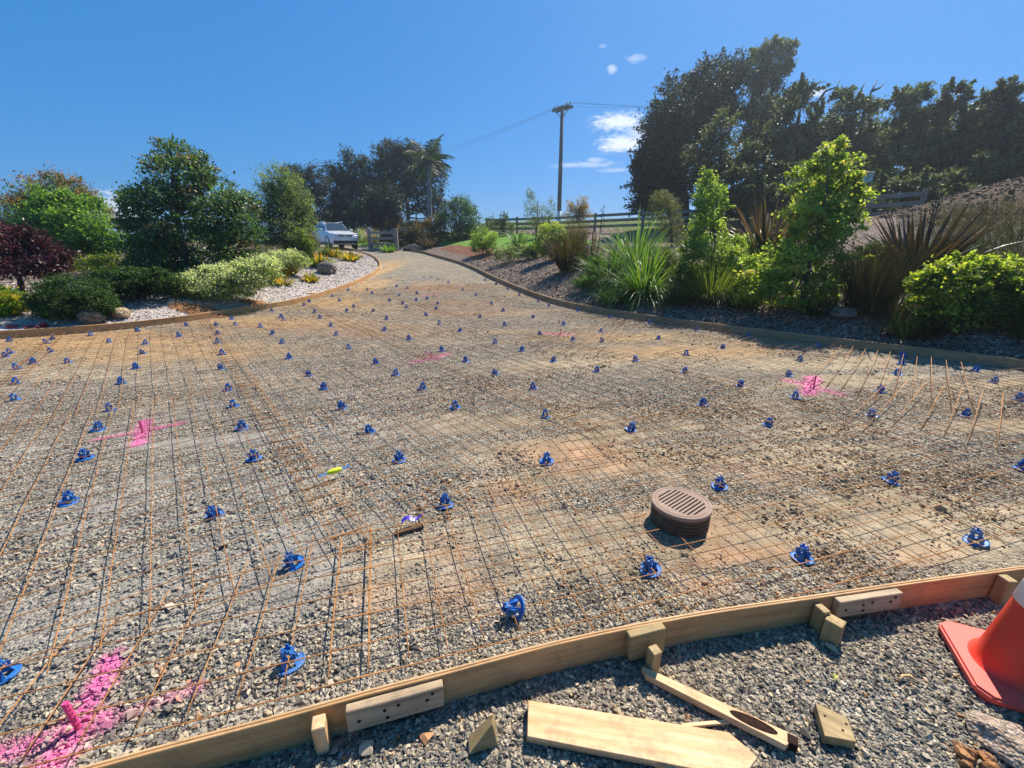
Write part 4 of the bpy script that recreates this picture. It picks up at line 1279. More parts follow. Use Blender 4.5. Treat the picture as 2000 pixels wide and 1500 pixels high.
def leaflet(px, py, L, col, label, name='fallen_leaf', cat='leaf'):
    g = on_plane(px, py, .012)
    m = NT(name + '_' + cat); m.set(m.b, 'Base Color', (*col, 1)); m.set(m.b, 'Roughness', .6)
    vs, fs = [], []
    for k in range(7):
        t = k / 6; w = .30 * L * math.sin(math.pi * min(t * .95 + .04, 1)); z = .006 + .010 * math.sin(t * 3)
        vs += [(-L / 2 + L * t, -w, z + .005), (-L / 2 + L * t, 0, z), (-L / 2 + L * t, w, z + .006)]
    for k in range(6):
        a = k * 3; fs += [[a, a + 1, a + 4, a + 3], [a + 1, a + 2, a + 5, a + 4]]
    o = link(name, np_mesh(name, np.array(vs), fs, m.m), None, g); o.rotation_euler = (0, 0, random.uniform(0, 6)); tag(o, label, cat)
leaflet(1630, 1327, .032, (.45, .42, .12), 'small yellow leaf on the gravel between the stakes and the square block')
g = on_plane(1770, 1325, .012)
m_ = MB(); m_.tube([(-.035, -.01, 0), (-.01, .006, .006), (.015, .006, .006), (.036, -.012, 0)], [.004, .006, .006, .003], 6)
tag(m_.build('bark_curl', M_PINE, None, True, g), 'curled pale bark scrap on the gravel left of the traffic cone', 'bark scrap')
# ------------------------------------------------------------------ plants
def jit_col(base, n, v=.25, rg=RNG):
    base = np.asarray(base, float)
    return np.clip(base[None] * rg.uniform(1 - v, 1 + v, (n, 1)) * rg.uniform(.92, 1.08, (n, 3)), 0, 1)
def leaf_geo(c, axis, nrm, ln, wd, col, fold=.15):
    """diamond leaves"""
    n = len(c)
    axis = axis / np.linalg.norm(axis, axis=1, keepdims=True)
    side = np.cross(axis, nrm); side /= (np.linalg.norm(side, axis=1, keepdims=True) + 1e-9)
    up = np.cross(side, axis)
    ln = ln[:, None]; wd = wd[:, None]
    v = np.stack([c, c + axis * ln * .45 + side * wd * .5 + up * ln * fold, c + axis * ln, c + axis * ln * .45 - side * wd * .5 + up * ln * fold], 1).reshape(-1, 3)
    f = np.arange(n * 4).reshape(n, 4)
    return v, f, np.repeat(col, 4, axis=0)
def crown_leaves(lobes, n, ln, pal, tips=None, tipfrac=.3, clump=.2, nclump=26, shell=.55, droop=.2, aspect=.5, up=.3, sprig=.22, sprigl=.42):
    """lobes: (centre, (rx,ry,rz)); leaves gather in clumps towards the outside of each lobe"""
    w = np.array([(r[0] * r[2]) ** .9 for _, r in lobes]); w /= w.sum()
    V, F, Cc, b = [], [], [], 0
    zs = np.array([c[2] + r[2] for c, r in lobes]); ztop, zbot = zs.max(), min(c[2] - r[2] for c, r in lobes)
    for (c, r), wi in zip(lobes, w):
        k = max(int(n * wi), 20)
        nc = max(6, int(nclump))
        d = RNG.normal(size=(nc, 3)); d /= np.linalg.norm(d, axis=1, keepdims=True)
        cr = (shell + (1.22 - shell) * RNG.random(nc) ** .7)[:, None]
        cc = d * cr
        csz = RNG.uniform(.6, 1.4, nc)
        pick = RNG.integers(0, nc, k)
        loc = cc[pick] + RNG.normal(size=(k, 3)) * (clump * csz[pick])[:, None]
        if sprig:
            ns = max(5, int(nc * .55))
            sd = RNG.normal(size=(ns, 3)) + np.array([0, 0, .35]); sd /= np.linalg.norm(sd, axis=1, keepdims=True)
            sl = RNG.uniform(1.05, 1.0 + sprigl, ns)
            m_ = RNG.random(k) < sprig; q_ = RNG.integers(0, ns, m_.sum())
            tt = RNG.uniform(.35, 1, m_.sum())
            loc[m_] = sd[q_] * (sl[q_] * tt)[:, None] + RNG.normal(size=(m_.sum(), 3)) * (.075 * (1.25 - tt))[:, None]
        pos = np.asarray(c) + loc * np.asarray(r)
        out = loc / (np.linalg.norm(loc, axis=1, keepdims=True) + 1e-6)
        ax = out * .55 + RNG.normal(size=(k, 3)) * .75 + np.array([0, 0, up - droop])
        nr = out * .5 + RNG.normal(size=(k, 3)) * .55 + np.array([0, 0, .9])
        col = np.asarray(pal)[RNG.integers(0, len(pal), nc)][pick] * RNG.uniform(.75, 1.25, (k, 1))
        if tips is not None:
            outer = np.linalg.norm(loc, axis=1)
            hz = (pos[:, 2] - zbot) / (ztop - zbot + 1e-6)
            ctip = RNG.random(nc)
            t = (outer > .85) & (ctip[pick] < tipfrac * (.25 + 1.5 * hz))
            t |= RNG.random(k) < tipfrac * .12
            col[t] = np.asarray(tips)[RNG.integers(0, len(tips), t.sum())] * RNG.uniform(.75, 1.25, (t.sum(), 1))
        l_ = ln * RNG.uniform(.65, 1.3, k)
        v, f, cl = leaf_geo(pos, ax, nr, l_, l_ * aspect * RNG.uniform(.8, 1.2, k), col)
        V.append(v); F.append(f + b); Cc.append(cl); b += len(v)
    return np.concatenate(V), np.concatenate(F), np.clip(np.concatenate(Cc), 0, 1)
def limbs(base, lobes, r0, mb, fork=.3, n=6, twigs=0):
    base = Vector(base)
    top = Vector(max(lobes, key=lambda l: l[0][2])[0])
    cen = sum((Vector(c) for c, r in lobes), Vector()) / len(lobes)
    trunk_top = base.lerp(Vector((cen.x, cen.y, top.z)), .85)
    pts, rad = [], []
    for k in range(7):
        t = k / 6
        p = base.lerp(trunk_top, t) + Vector((random.uniform(-1, 1), random.uniform(-1, 1), 0)) * (trunk_top - base).length * .018 * (0 < k)
        pts.append(p); rad.append(r0 * (1.15 - t) ** .8 * (1.25 if k == 0 else 1))
    pts[0].z -= .15
    mb.tube([tuple(p) for p in pts], rad, 8)
    for c, r in lobes:
        c = Vector(c)
        t = min(max((c.z - r[2] * .9 - base.z) / max(trunk_top.z - base.z, .1), fork), .92)
        i = t * 6; a = pts[int(i)].lerp(pts[min(int(i) + 1, 6)], i - int(i))
        m1 = a.lerp(c, .5) + Vector((0, 0, -.08 * (c - a).length)) + Vector((random.uniform(-1, 1), random.uniform(-1, 1), random.uniform(-1, 1))) * .06 * (c - a).length
        mb.tube([tuple(a), tuple(m1), tuple(c)], [r0 * .5 * (1.1 - t), r0 * .34 * (1.1 - t), r0 * .12], 5)
        for _ in range(twigs):
            d = Vector((random.gauss(0, 1), random.gauss(0, 1), random.gauss(.3, .8))).normalized()
            e = c + Vector((d.x * r[0], d.y * r[1], d.z * r[2])) * .95
            mb.tube([tuple(m1.lerp(c, .6)), tuple(c.lerp(e, .5) + Vector((0, 0, .03))), tuple(e)], [r0 * .16, r0 * .09, r0 * .03], 4)
def px_lobes(lobes_px, D, flat=1.0, shrink=.88):
    out = []
    for l in lobes_px:
        px, py, rx, ry = l[:4]
        dd = D + (l[4] if len(l) > 4 else random.uniform(-.25, .25) * rx / FPX * D)
        c = P(px, py, dd)
        a, b = rx / FPX * dd * shrink, ry / FPX * dd * shrink
        out.append((c, (a, max(a, b) * .9 * flat, b)))
    return out
def plant(name, label, cat, base_px, D, lobes_px, n, ln, pal, tips=None, mat=None, trunk_r=.05, bark=None, group=None, kinds=('trunk', 'crown'), twigs=2, flat=1.0, shrink=.88, **kw):
    b = ground_at(base_px[0], base_px[1], D)
    root = thing(name, b, label, cat, group)
    lobes = px_lobes(lobes_px, D, flat, shrink)
    V, F, Cc = crown_leaves(lobes, n, ln, pal, tips, **kw)
    base = np.array(root.location)
    lb = [(np.asarray(c) - base, r) for c, r in lobes]
    mb = MB(); limbs((0, 0, 0), lb, trunk_r, mb, twigs=twigs)
    mb.build(kinds[0], bark or M_BARK, root, True)
    ob = link(kinds[1], np_mesh(kinds[1], V - base, F, mat or M_LEAF, {'tint': ('FLOAT_COLOR', Cc)}), root)
    ob['kind'] = 'stuff'
    return root
def depth_of(px, py):
    return float((at(px, py) - C0) @ FW)
def shrub(name, label, base_px, lobes_px, n, ln, pal, tips=None, D=None, cat='shrub', **kw):
    D = D or depth_of(*base_px)
    kw.setdefault('kinds', ('stems', 'foliage'))
    return plant(name, label, cat, base_px, D, lobes_px, n, ln, pal, tips, **kw)

def blades(base, n, h, spread, w, pal, lean=(0, 0), curl=.5, rootr=.1, seg=5, rg=RNG, droop=.35, ang0=.08):
    """strap leaves springing from a crown: h length, spread = how far they lean out"""
    V, F, Cc = [], [], []
    az = rg.uniform(0, 2 * math.pi, n)
    th = ang0 + spread * rg.random(n) ** .55                       # lean from vertical at the root
    L = h * rg.uniform(.6, 1.08, n)
    wd = w * rg.uniform(.7, 1.25, n)
    r0 = rootr * np.sqrt(rg.random(n))
    rx = base[0] + r0 * np.cos(az); ry = base[1] + r0 * np.sin(az)
    p = np.stack([rx, ry, np.full(n, base[2] - .03)], 1)
    d = np.stack([np.sin(th) * np.cos(az) + lean[0], np.sin(th) * np.sin(az) + lean[1], np.cos(th)], 1)
    d /= np.linalg.norm(d, axis=1, keepdims=True)
    tw = rg.normal(0, .5, n)
    dr = droop * rg.uniform(.3, 1.7, n)
    prof = [.75, 1.0, .95, .8, .5, .06] if seg == 5 else list(np.linspace(1, .06, seg + 1))
    rows = []
    for s in range(seg + 1):
        side = np.stack([-np.sin(az + tw), np.cos(az + tw), np.zeros(n)], 1)
        ww = (wd * prof[s] * .5)[:, None]
        rows.append(np.stack([p - side * ww, p + side * ww], 1))
        p = p + d * (L / seg)[:, None]
        d = d + np.array([0, 0, -1.0]) * (dr * (s + .6) / seg * .9)[:, None] * np.sin(th + .15)[:, None]
        d /= np.linalg.norm(d, axis=1, keepdims=True)
    Vv = np.stack(rows, 1).reshape(n, -1, 3)
    k = 2 * (seg + 1)
    idx = np.arange(n)[:, None] * k
    f = []
    for s in range(seg):
        a = 2 * s
        f.append(np.concatenate([idx + a, idx + a + 1, idx + a + 3, idx + a + 2], 1))
    col = np.asarray(pal)[rg.integers(0, len(pal), n)] * rg.uniform(.75, 1.25, (n, 1))
    return Vv.reshape(-1, 3), np.concatenate(f), np.clip(np.repeat(col, k, axis=0), 0, 1)
def tuft(name, label, base_px, n, h_px, spread, w, pal, D=None, cat='flax', mat=None, group=None, extra=None, stems=None, part='leaves', **kw):
    D = D or depth_of(*base_px)
    b = ground_at(base_px[0], base_px[1], D)
    root = thing(name, b, label, cat, group)
    h = h_px / FPX * D
    V, F, Cc = blades((0, 0, 0), n, h, spread, w, pal, **kw)
    o = link(part, np_mesh(part, V, F, mat or M_BLADE, {'tint': ('FLOAT_COLOR', Cc)}), root); o['kind'] = 'stuff'
    # old dead leaves lying round the foot
    V, F, Cc = blades((0, 0, 0), max(n // 6, 8), h * .45, 1.35, w * .9, [(.16, .12, .07), (.10, .075, .045)], ang0=.7, rootr=kw.get('rootr', .1) * 1.1, droop=.7)
    o = link('dead_leaves', np_mesh('dead_leaves', V, F, mat or M_BLADE, {'tint': ('FLOAT_COLOR', Cc)}), root); o['kind'] = 'stuff'
    if stems:
        for (dx, hh) in stems:
            m = MB(); m.tube([(dx, 0, 0), (dx * 1.4, .03, hh * .6), (dx * 1.7, .05, hh)], [.016, .013, .006], 6)
            for k in range(9):
                z = hh * (.55 + .05 * k); s_ = -1 if k % 2 else 1
                m.tube([(dx * 1.6, .04, z), (dx * 1.6 + .05 * s_, .05, z + .05), (dx * 1.6 + .06 * s_, .05, z + .11)], [.008, .011, .004], 5)
            m.build('flower_stalk', M_BARK, root)
    return root

G_DARK = [(.018, .040, .012), (.028, .060, .016), (.040, .080, .020)]
G_MID = [(.035, .085, .018), (.055, .12, .025), (.075, .15, .032)]
G_LIME = [(.13, .23, .025), (.18, .29, .035), (.24, .33, .045), (.10, .19, .022)]
G_GREY = [(.055, .085, .050), (.08, .115, .068), (.045, .07, .04)]
BRONZE = [(.20, .095, .045), (.26, .14, .06), (.15, .07, .04)]
VARIEG = [(.14, .20, .10), (.24, .30, .18), (.36, .40, .28), (.08, .14, .05)]

# --- left bed
shrub('young_tree', 'bronze-tipped tree at far left behind the bright green tree', (115, 520), [(60, 388, 42, 38), (125, 372, 48, 34), (45, 430, 48, 42), (95, 425, 60, 48), (188, 415, 25, 34), (15, 455, 40, 40), (150, 400, 40, 40), (100, 460, 60, 40), (40, 480, 50, 40)], 34000, .09, G_MID + [(.06, .09, .035)], BRONZE + [(.13, .12, .05)], 19, 'tree', tipfrac=.5, trunk_r=.09, kinds=('trunk', 'crown'))
shrub('young_tree', 'bright green leafy tree at far left behind the purple maple', (165, 525), [(108, 415, 42, 42), (155, 435, 58, 48), (190, 470, 42, 40), (140, 480, 66, 38), (90, 455, 40, 44), (215, 490, 24, 26), (130, 395, 24, 20), (170, 500, 60, 24)], 24000, .095, [(.055, .13, .028), (.08, .17, .035), (.11, .21, .045), (.09, .19, .035)], [(.15, .26, .06)], 15.5, 'tree', tipfrac=.35, trunk_r=.08, kinds=('trunk', 'crown'), aspect=.62)
shrub('purple_maple', 'dark purple weeping maple at the left edge', (42, 590), [(38, 470, 52, 28), (72, 498, 55, 28), (18, 505, 48, 28), (0, 465, 40, 30), (112, 512, 24, 13), (50, 525, 62, 18), (-20, 500, 50, 40)], 13000, .075, [(.035, .010, .020), (.055, .014, .030), (.085, .02, .042), (.025, .008, .014)], [(.13, .03, .05)], None, 'maple', trunk_r=.06, kinds=('trunk', 'crown'), aspect=.36, tipfrac=.2, droop=.5, twigs=3, mat=M_LEAFGLOSS)
shrub('round_bush', 'bright yellow-green round bush at the left edge under the purple maple', (12, 618), [(6, 588, 36, 26), (-12, 595, 40, 28)], 8000, .05, G_LIME, [(.40, .30, .03)], None, 'bush', tipfrac=.25, clump=.12, nclump=60, shell=.85, trunk_r=.02)
shrub('round_bush', 'large clipped dark green dome bush behind the two rocks', (145, 622), [(145, 580, 64, 36), (108, 592, 34, 26), (184, 592, 32, 26), (148, 600, 60, 20)], 26000, .046, [(.035, .072, .018), (.05, .095, .024), (.07, .12, .03)], None, None, 'bush', clump=.10, nclump=200, shell=.86, trunk_r=.03, mat=M_LEAFDARK, aspect=.45, sprig=.04, sprigl=.15)
shrub('low_hedge', 'dark low shrub between the clipped dome bush and the big tree', (255, 588), [(218, 545, 38, 20), (262, 548, 48, 22), (308, 550, 34, 24), (250, 562, 44, 16)], 17000, .055, G_DARK, [(.07, .13, .03)], None, 'shrub', clump=.13, nclump=90, shell=.82, trunk_r=.03, mat=M_LEAFDARK)
shrub('ground_cover', 'yellow-green strip of low ground cover behind the dark low shrub', (225, 532), [(175, 520, 54, 17), (235, 512, 60, 17), (295, 512, 44, 18), (120, 532, 46, 15), (80, 548, 40, 13)], 15000, .055, [(.09, .16, .03), (.14, .21, .04), (.07, .13, .03)], [(.24, .24, .05)], None, 'ground cover', clump=.16, nclump=60, shell=.75, trunk_r=.015, tipfrac=.3)
shrub('garden_tree', 'largest dark green tree with reddish leaf tips on the left bed', (372, 588), [(340, 300, 36, 26), (342, 345, 62, 44), (292, 400, 50, 36), (400, 388, 66, 48), (345, 425, 88, 56), (440, 430, 58, 50), (300, 470, 52, 36), (385, 485, 94, 46), (462, 475, 46, 44), (350, 538, 66, 32), (250, 395, 20, 16), (478, 398, 26, 24), (395, 335, 30, 30), (245, 440, 20, 14), (430, 525, 60, 26), (320, 500, 60, 40), (300, 540, 50, 30)], 38000, .085, [(.075, .14, .042), (.105, .185, .055), (.13, .22, .065), (.10, .16, .075), (.055, .10, .035)], [(.27, .16, .08), (.22, .14, .07), (.14, .13, .045)], 11.6, 'tree', tipfrac=.10, trunk_r=.10, kinds=('trunk', 'crown'), aspect=.52, clump=.17, nclump=34, twigs=4, mat=M_LEAFGLOSS, sprig=.3, sprigl=.5)
shrub('garden_tree', 'dense grey-green tree left of the silver car', (560, 505), [(545, 358, 40, 30), (525, 395, 36, 46), (575, 395, 36, 42), (550, 440, 52, 42), (590, 432, 24, 34), (565, 470, 48, 28), (515, 450, 30, 40), (560, 400, 44, 40), (590, 475, 30, 20)], 30000, .085, [(.055, .09, .042), (.08, .125, .06), (.11, .16, .08)], [(.17, .22, .12)], 17, 'tree', tipfrac=.35, trunk_r=.09, kinds=('trunk', 'crown'), aspect=.34, clump=.15, nclump=50, twigs=3)
shrub('ground_cover', 'wide mound of pale variegated ground cover below the big tree', (425, 588), [(368, 562, 38, 20), (425, 548, 72, 28), (488, 538, 54, 24), (395, 570, 50, 15), (505, 522, 40, 20), (440, 566, 64, 16)], 24000, .05, VARIEG + [(.05, .10, .03)], [(.45, .50, .38)], None, 'ground cover', clump=.12, nclump=90, shell=.8, trunk_r=.015, tipfrac=.4, flat=.8)
shrub('ground_cover', 'paler variegated ground cover behind the bromeliads', (535, 535), [(510, 515, 38, 18), (548, 505, 40, 17), (575, 512, 24, 13), (530, 522, 40, 14)], 13000, .05, VARIEG, [(.42, .47, .36)], None, 'ground cover', clump=.13, nclump=60, shell=.8, trunk_r=.015)
BROM = [(.42, .27, .02), (.34, .28, .03), (.16, .22, .03), (.48, .22, .03), (.10, .16, .03)]
YBROM = [(.55, .36, .015), (.48, .30, .02), (.30, .27, .03), (.16, .20, .03)]
for (bp, n, hp, w, pal, lab) in (((626, 523), 90, 24, .05, BROM, 'large orange and green bromeliad behind the grey boulder'), ((562, 537), 90, 19, .045, YBROM, 'golden yellow bromeliad clump left of the grey boulder'), ((549, 556), 60, 17, .04, YBROM + BROM, 'small yellow-green bromeliad nearest the variegated mound'), ((609, 549), 50, 15, .04, YBROM + BROM, 'smallest yellow bromeliad in front of the grey boulder'), ((684, 511), 90, 17, .05, YBROM + BROM, 'yellow bromeliad clump near the tip of the left bed'), ((655, 503), 60, 15, .05, BROM, 'yellow-green bromeliad between the boulder and the bed tip')):
    tuft('bromeliad', lab, bp, int(n * 1.6), hp * 1.55, 1.0, w * 1.25, pal, cat='bromeliad', group='bromeliads on the shell mulch', droop=.3, rootr=.16)
tuft('brown_sedge', 'tall red-brown sedge left of the silver car', (606, 508), 150, 62, .38, .018, [(.17, .07, .035), (.12, .06, .03), (.20, .10, .05)], cat='sedge', rootr=.12)
tuft('orange_sedge', 'low orange-brown grass clump in front of the silver car', (648, 500), 420, 26, 1.1, .014, [(.30, .14, .03), (.22, .13, .03), (.15, .13, .04)], cat='grass', rootr=.35, droop=.7)
tuft('strap_plant', 'green strap-leaved clump beside the grey boulder', (592, 512), 130, 26, .9, .035, G_MID, cat='plant', rootr=.2)
tuft('strap_plant', 'green strap-leaved clump behind the orange grass', (636, 500), 110, 28, .8, .03, [(.06, .12, .03), (.10, .17, .05)], cat='plant', rootr=.2)
shrub('small_shrub', 'small yellow-green shrub at the foot of the dense grey-green tree', (583, 510), [(580, 462, 17, 15), (592, 480, 18, 14), (572, 485, 18, 14)], 4000, .06, G_LIME + G_MID, None, None, 'shrub', trunk_r=.02)
g = at(182, 628); rock('boulder', g, .27, 'larger dark grey boulder of the pair on the left bed', M_ROCK, 12, (1.25, .9, .72), 'boulder', 3, .4, 'boulders on the left bed')
g = at(236, 618); rock('boulder', g, .20, 'smaller tan boulder of the pair on the left bed', M_ROCKTAN, 15, (1.2, .9, .62), 'boulder', 3, .4, 'boulders on the left bed')
g = at(640, 533); rock('boulder', g, .34, 'grey boulder among the bromeliads on the left bed', M_ROCK, 17, (1.1, .9, .85), 'boulder', 3, .4, 'boulders on the left bed')
g = at(700, 503); rock('boulder', g, .22, 'small tan rock at the tip of the left bed behind the bromeliads', M_ROCKTAN, 19, (1.4, .9, .7), 'boulder')
# spilled clay on the left bed
def heap(px, py, rx, ry, hgt, label, mat, name='clay_heap'):
    g = at(px, py)
    n = 26
    vs, fs = [], []
    for i in range(n + 1):
        for j in range(n + 1):
            a, b = -1 + 2 * i / n, -1 + 2 * j / n
            q = math.hypot(a, b)
            x, y = g[0] + a * rx, g[1] + b * ry
            k = max(0, 1 - q) ** .7 * (.5 + 1.0 * float(fbm(np.array([x * 4]), np.array([y * 4]), 4, 15)[0]))
            vs.append((x, y, h1(x, y) + k * hgt - .015 - .06 * max(0, q - .9)))
    for i in range(n):
        for j in range(n):
            a = i * (n + 1) + j; fs.append([a, a + n + 1, a + n + 2, a + 1])
    me = np_mesh(name, np.array(vs) - g, fs, mat, None, True)
    tag(link(name, me, None, g), label, 'soil heap')
heap(392, 606, .75, .35, .12, 'spilled orange clay heap on the left bed behind the form board', M_CLAY)
heap(500, 592, .45, .22, .06, 'smaller smear of spilled clay right of the orange heap', M_CLAY)
g = on_drive(612, 572)
wood_piece('timber_offcut', (at(612, 574)[0], at(612, 574)[1], at(612, 574)[2] + .02), (.36, .14, .03), (0, .05, .6), 'pale timber offcut lying on the shell mulch by the left form', 'offcut', M_PINE)
g = at(14, 651)
root = thing('pale_pipe', (g[0], g[1], g[2] + .04), 'white plastic pipe behind the form board at the left edge', 'pipe', None, .1)
MB().tube([(-.8, 0, 0), (.3, 0, 0)], .035, 14, False).build('pipe', M_WHITEP, root, True)
MB().tube([(.29, 0, 0), (.301, 0, 0)], .027, 14).build('bore_shade_plug', M_BLACK, root)  # black plug closing the end, painted as the shade inside the pipe
g = at(45, 643)
m = MB()
for k in range(7):
    m.box((random.uniform(-.2, .35), random.uniform(-.1, .12), .03 + random.uniform(0, .03)), (.16, .10, .012), (random.gauss(0, .4), random.gauss(0, .4), random.uniform(0, 3)), .003)
o = m.build('red_cloth', M_RED, None, False, g); tag(o, 'crumpled faded red scrap at the left edge above the pipe', 'scrap')

tuft('weed', 'small green weed sprouting in the gravel left of the traffic cone', (1728, 1318), 40, 26, 1.2, .004, [(.10, .16, .03), (.16, .19, .05)], cat='weed', rootr=.02)
# --- right bed
shrub('round_shrub', 'round bright shrub standing at the corner of the lawn strip', (942, 499), [(943, 466, 24, 20), (932, 478, 15, 14), (955, 480, 14, 13)], 7000, .06, G_MID + G_LIME, [(.20, .28, .06)], None, 'shrub', tipfrac=.5, trunk_r=.03, clump=.14, nclump=60, shell=.75)
tuft('green_flax', 'small upright green flax below the power pole', (1014, 484), 60, 44, .75, .06, [(.05, .10, .035), (.075, .13, .05), (.10, .17, .06)], rootr=.2)
shrub('ground_cover', 'grey-green low ground cover mound below the small flax', (1000, 512), [(985, 496, 20, 13), (1010, 490, 22, 13), (1036, 494, 14, 11)], 7500, .045, VARIEG + G_GREY, None, None, 'ground cover', trunk_r=.015, clump=.14, nclump=60, shell=.78)
shrub('small_shrub', 'little dark shrub at the foot of the pale yellow-green shrub', (1048, 505), [(1046, 488, 16, 13)], 2500, .05, G_DARK + G_MID, None, None, 'shrub', trunk_r=.015)
shrub('round_shrub', 'pale yellow-green shrub right of the power pole foot', (1078, 510), [(1078, 456, 27, 19), (1060, 476, 20, 15), (1096, 474, 18, 16), (1076, 490, 20, 14)], 8000, .065, G_LIME + [(.16, .24, .07)], [(.30, .34, .12)], None, 'shrub', tipfrac=.4, trunk_r=.03, clump=.15, nclump=60)
shrub('open_shrub', 'blue-grey open shrub with one tall shoot left of the power pole', (1048, 462), [(1035, 395, 12, 20), (1050, 420, 24, 22), (1034, 376, 5, 9), (1075, 412, 13, 20), (1046, 445, 26, 18), (1062, 436, 18, 20)], 5000, .075, G_GREY + [(.06, .11, .07)], [(.16, .20, .14)], 25, 'shrub', trunk_r=.04, clump=.2, aspect=.4)
shrub('small_tree', 'small round tree with bronze top right of the power pole', (1130, 450), [(1130, 400, 20, 17), (1122, 418, 20, 15), (1140, 416, 17, 15)], 5000, .075, G_GREY, [(.30, .19, .10), (.24, .16, .08)], 25, 'tree', tipfrac=.8, trunk_r=.05, clump=.18, aspect=.4, kinds=('trunk', 'crown'))
tuft('brown_rushes', 'dark brown feathery rush clump in the middle of the right bed', (1108, 532), 900, 90, .6, .010, [(.04, .03, .015), (.055, .038, .018), (.03, .03, .013), (.075, .045, .02)], cat='rushes', rootr=.18, droop=.25)
tuft('brown_rushes', 'paler olive rush clump standing behind the dark brown one', (1126, 500), 420, 78, .32, .012, [(.09, .075, .035), (.12, .10, .05)], cat='rushes', rootr=.14, droop=.2)
tuft('purple_flax', 'dark purple flax with a tall flower stalk on the right bed', (1154, 515), 60, 68, .7, .06, [(.05, .028, .035), (.075, .04, .045), (.035, .03, .028)], rootr=.15, stems=[(.18, 1.75)])
tuft('green_flax', 'tall light green flax clump at the back beside the forest edge', (1238, 520), 460, 118, 1.2, .030, [(.10, .18, .035), (.15, .25, .05), (.08, .15, .03)], D=12.5, rootr=.35, droop=1.0)
tuft('green_flax', 'weeping green grassy flax left of the front flax', (1190, 550), 620, 88, 1.3, .020, [(.07, .14, .03), (.12, .21, .04), (.05, .11, .025)], rootr=.3, droop=.75)
tuft('green_flax', 'bright green flax clump nearest the form on the right bed', (1256, 572), 760, 118, 1.5, .022, [(.06, .14, .025), (.10, .20, .035), (.15, .26, .05), (.05, .10, .02), (.20, .28, .05)], rootr=.22, droop=1.0)
shrub('ground_cover', 'small patch of bright green ground cover left of the front flax', (1150, 565), [(1150, 550, 26, 11), (1175, 556, 18, 10)], 3000, .05, [(.05, .13, .02), (.08, .18, .03)], None, None, 'ground cover', trunk_r=.012)
shrub('weeping_shrub', 'olive weeping shrub between the tall flax and the slim birch', (1312, 500), [(1292, 385, 20, 14), (1306, 405, 26, 18), (1310, 435, 26, 28), (1320, 465, 24, 24), (1285, 400, 14, 14)], 9000, .07, [(.07, .085, .04), (.10, .115, .05), (.13, .14, .065)], None, 15, 'shrub', trunk_r=.04, aspect=.2, droop=.9, clump=.15, nclump=50)
shrub('birch_tree', 'slim bright green birch in the middle of the right bed', (1388, 572), [(1378, 345, 12, 14), (1385, 372, 20, 24), (1392, 408, 28, 28), (1385, 445, 36, 32), (1390, 482, 46, 32), (1352, 492, 24, 22), (1428, 482, 22, 26), (1400, 520, 40, 24), (1412, 388, 10, 12), (1365, 395, 10, 10), (1390, 545, 50, 22)], 19000, .046, [(.13, .22, .045), (.18, .28, .06), (.23, .33, .075)], [(.31, .39, .10)], None, 'tree', trunk_r=.04, kinds=('trunk', 'crown'), aspect=.75, clump=.18, nclump=14, tipfrac=.35, twigs=4, sprig=.34, sprigl=.5, shell=.35, shrink=1.0)
tuft('yellow_grass', 'yellow-green arching grass clump at the foot of the birch', (1388, 585), 1300, 88, 1.2, .010, [(.16, .21, .03), (.10, .15, .03), (.22, .24, .04), (.06, .09, .02)], cat='grass', rootr=.25, droop=.5)
tuft('bronze_flax', 'bronze flax between the birch and the tall yellow-green tree', (1492, 500), 170, 122, 1.2, .08, [(.07, .042, .032), (.095, .055, .038), (.05, .034, .026)], D=11.5, rootr=.25, droop=.25, mat=M_LEAFGLOSS)
shrub('leafy_tree', 'tall yellow-green broadleaf tree on the right bed, tallest garden tree', (1565, 604), [(1632, 285, 18, 14), (1615, 312, 26, 22), (1635, 330, 34, 28), (1595, 350, 44, 30), (1650, 372, 36, 28), (1585, 392, 52, 32), (1630, 400, 50, 36), (1580, 432, 50, 34), (1625, 445, 52, 30), (1560, 480, 54, 36), (1530, 518, 60, 32), (1605, 505, 56, 38), (1560, 555, 70, 30), (1500, 545, 36, 26), (1668, 425, 22, 16), (1625, 555, 30, 24), (1665, 385, 24, 20), (1480, 560, 40, 26), (1540, 585, 60, 20)], 26000, .056, [(.18, .27, .05), (.25, .34, .07), (.31, .39, .09), (.14, .215, .04)], [(.41, .45, .12), (.42, .38, .13)], None, 'tree', trunk_r=.05, kinds=('trunk', 'crown'), aspect=.85, clump=.17, nclump=12, tipfrac=.3, twigs=4, sprig=.34, sprigl=.5, shell=.35, shrink=1.0)
tuft('dark_rushes', 'tall dark olive rushes right of the yellow-green tree', (1692, 610), 800, 140, .36, .010, [(.022, .025, .012), (.03, .032, .014), (.045, .04, .018)], cat='rushes', rootr=.28, droop=.25, mat=M_LEAFDARK)
tuft('bronze_flax', 'large dark bronze flax with shining leaves before the soil mound', (1790, 532), 240, 128, 1.35, .085, [(.035, .022, .018), (.055, .030, .022), (.075, .042, .028), (.025, .02, .018)], rootr=.25, droop=.2, mat=M_LEAFGLOSS, stems=[(.02, 1.55), (.06, 1.5)])
shrub('leafy_shrub', 'large-leaved yellow-green shrub at lower right above the form board', (1880, 658), [(1885, 525, 62, 24), (1845, 550, 56, 34), (1925, 545, 50, 38), (1870, 590, 66, 40), (1806, 558, 26, 14), (1955, 525, 28, 22), (1850, 620, 60, 26), (1925, 605, 46, 36)], 15000, .062, [(.05, .11, .02), (.08, .16, .025), (.035, .08, .015)], [(.26, .34, .05), (.34, .38, .07), (.20, .28, .04)], None, 'shrub', tipfrac=.75, trunk_r=.03, aspect=.6, clump=.16, nclump=22, twigs=3, sprig=.4, sprigl=.55, shell=.4)
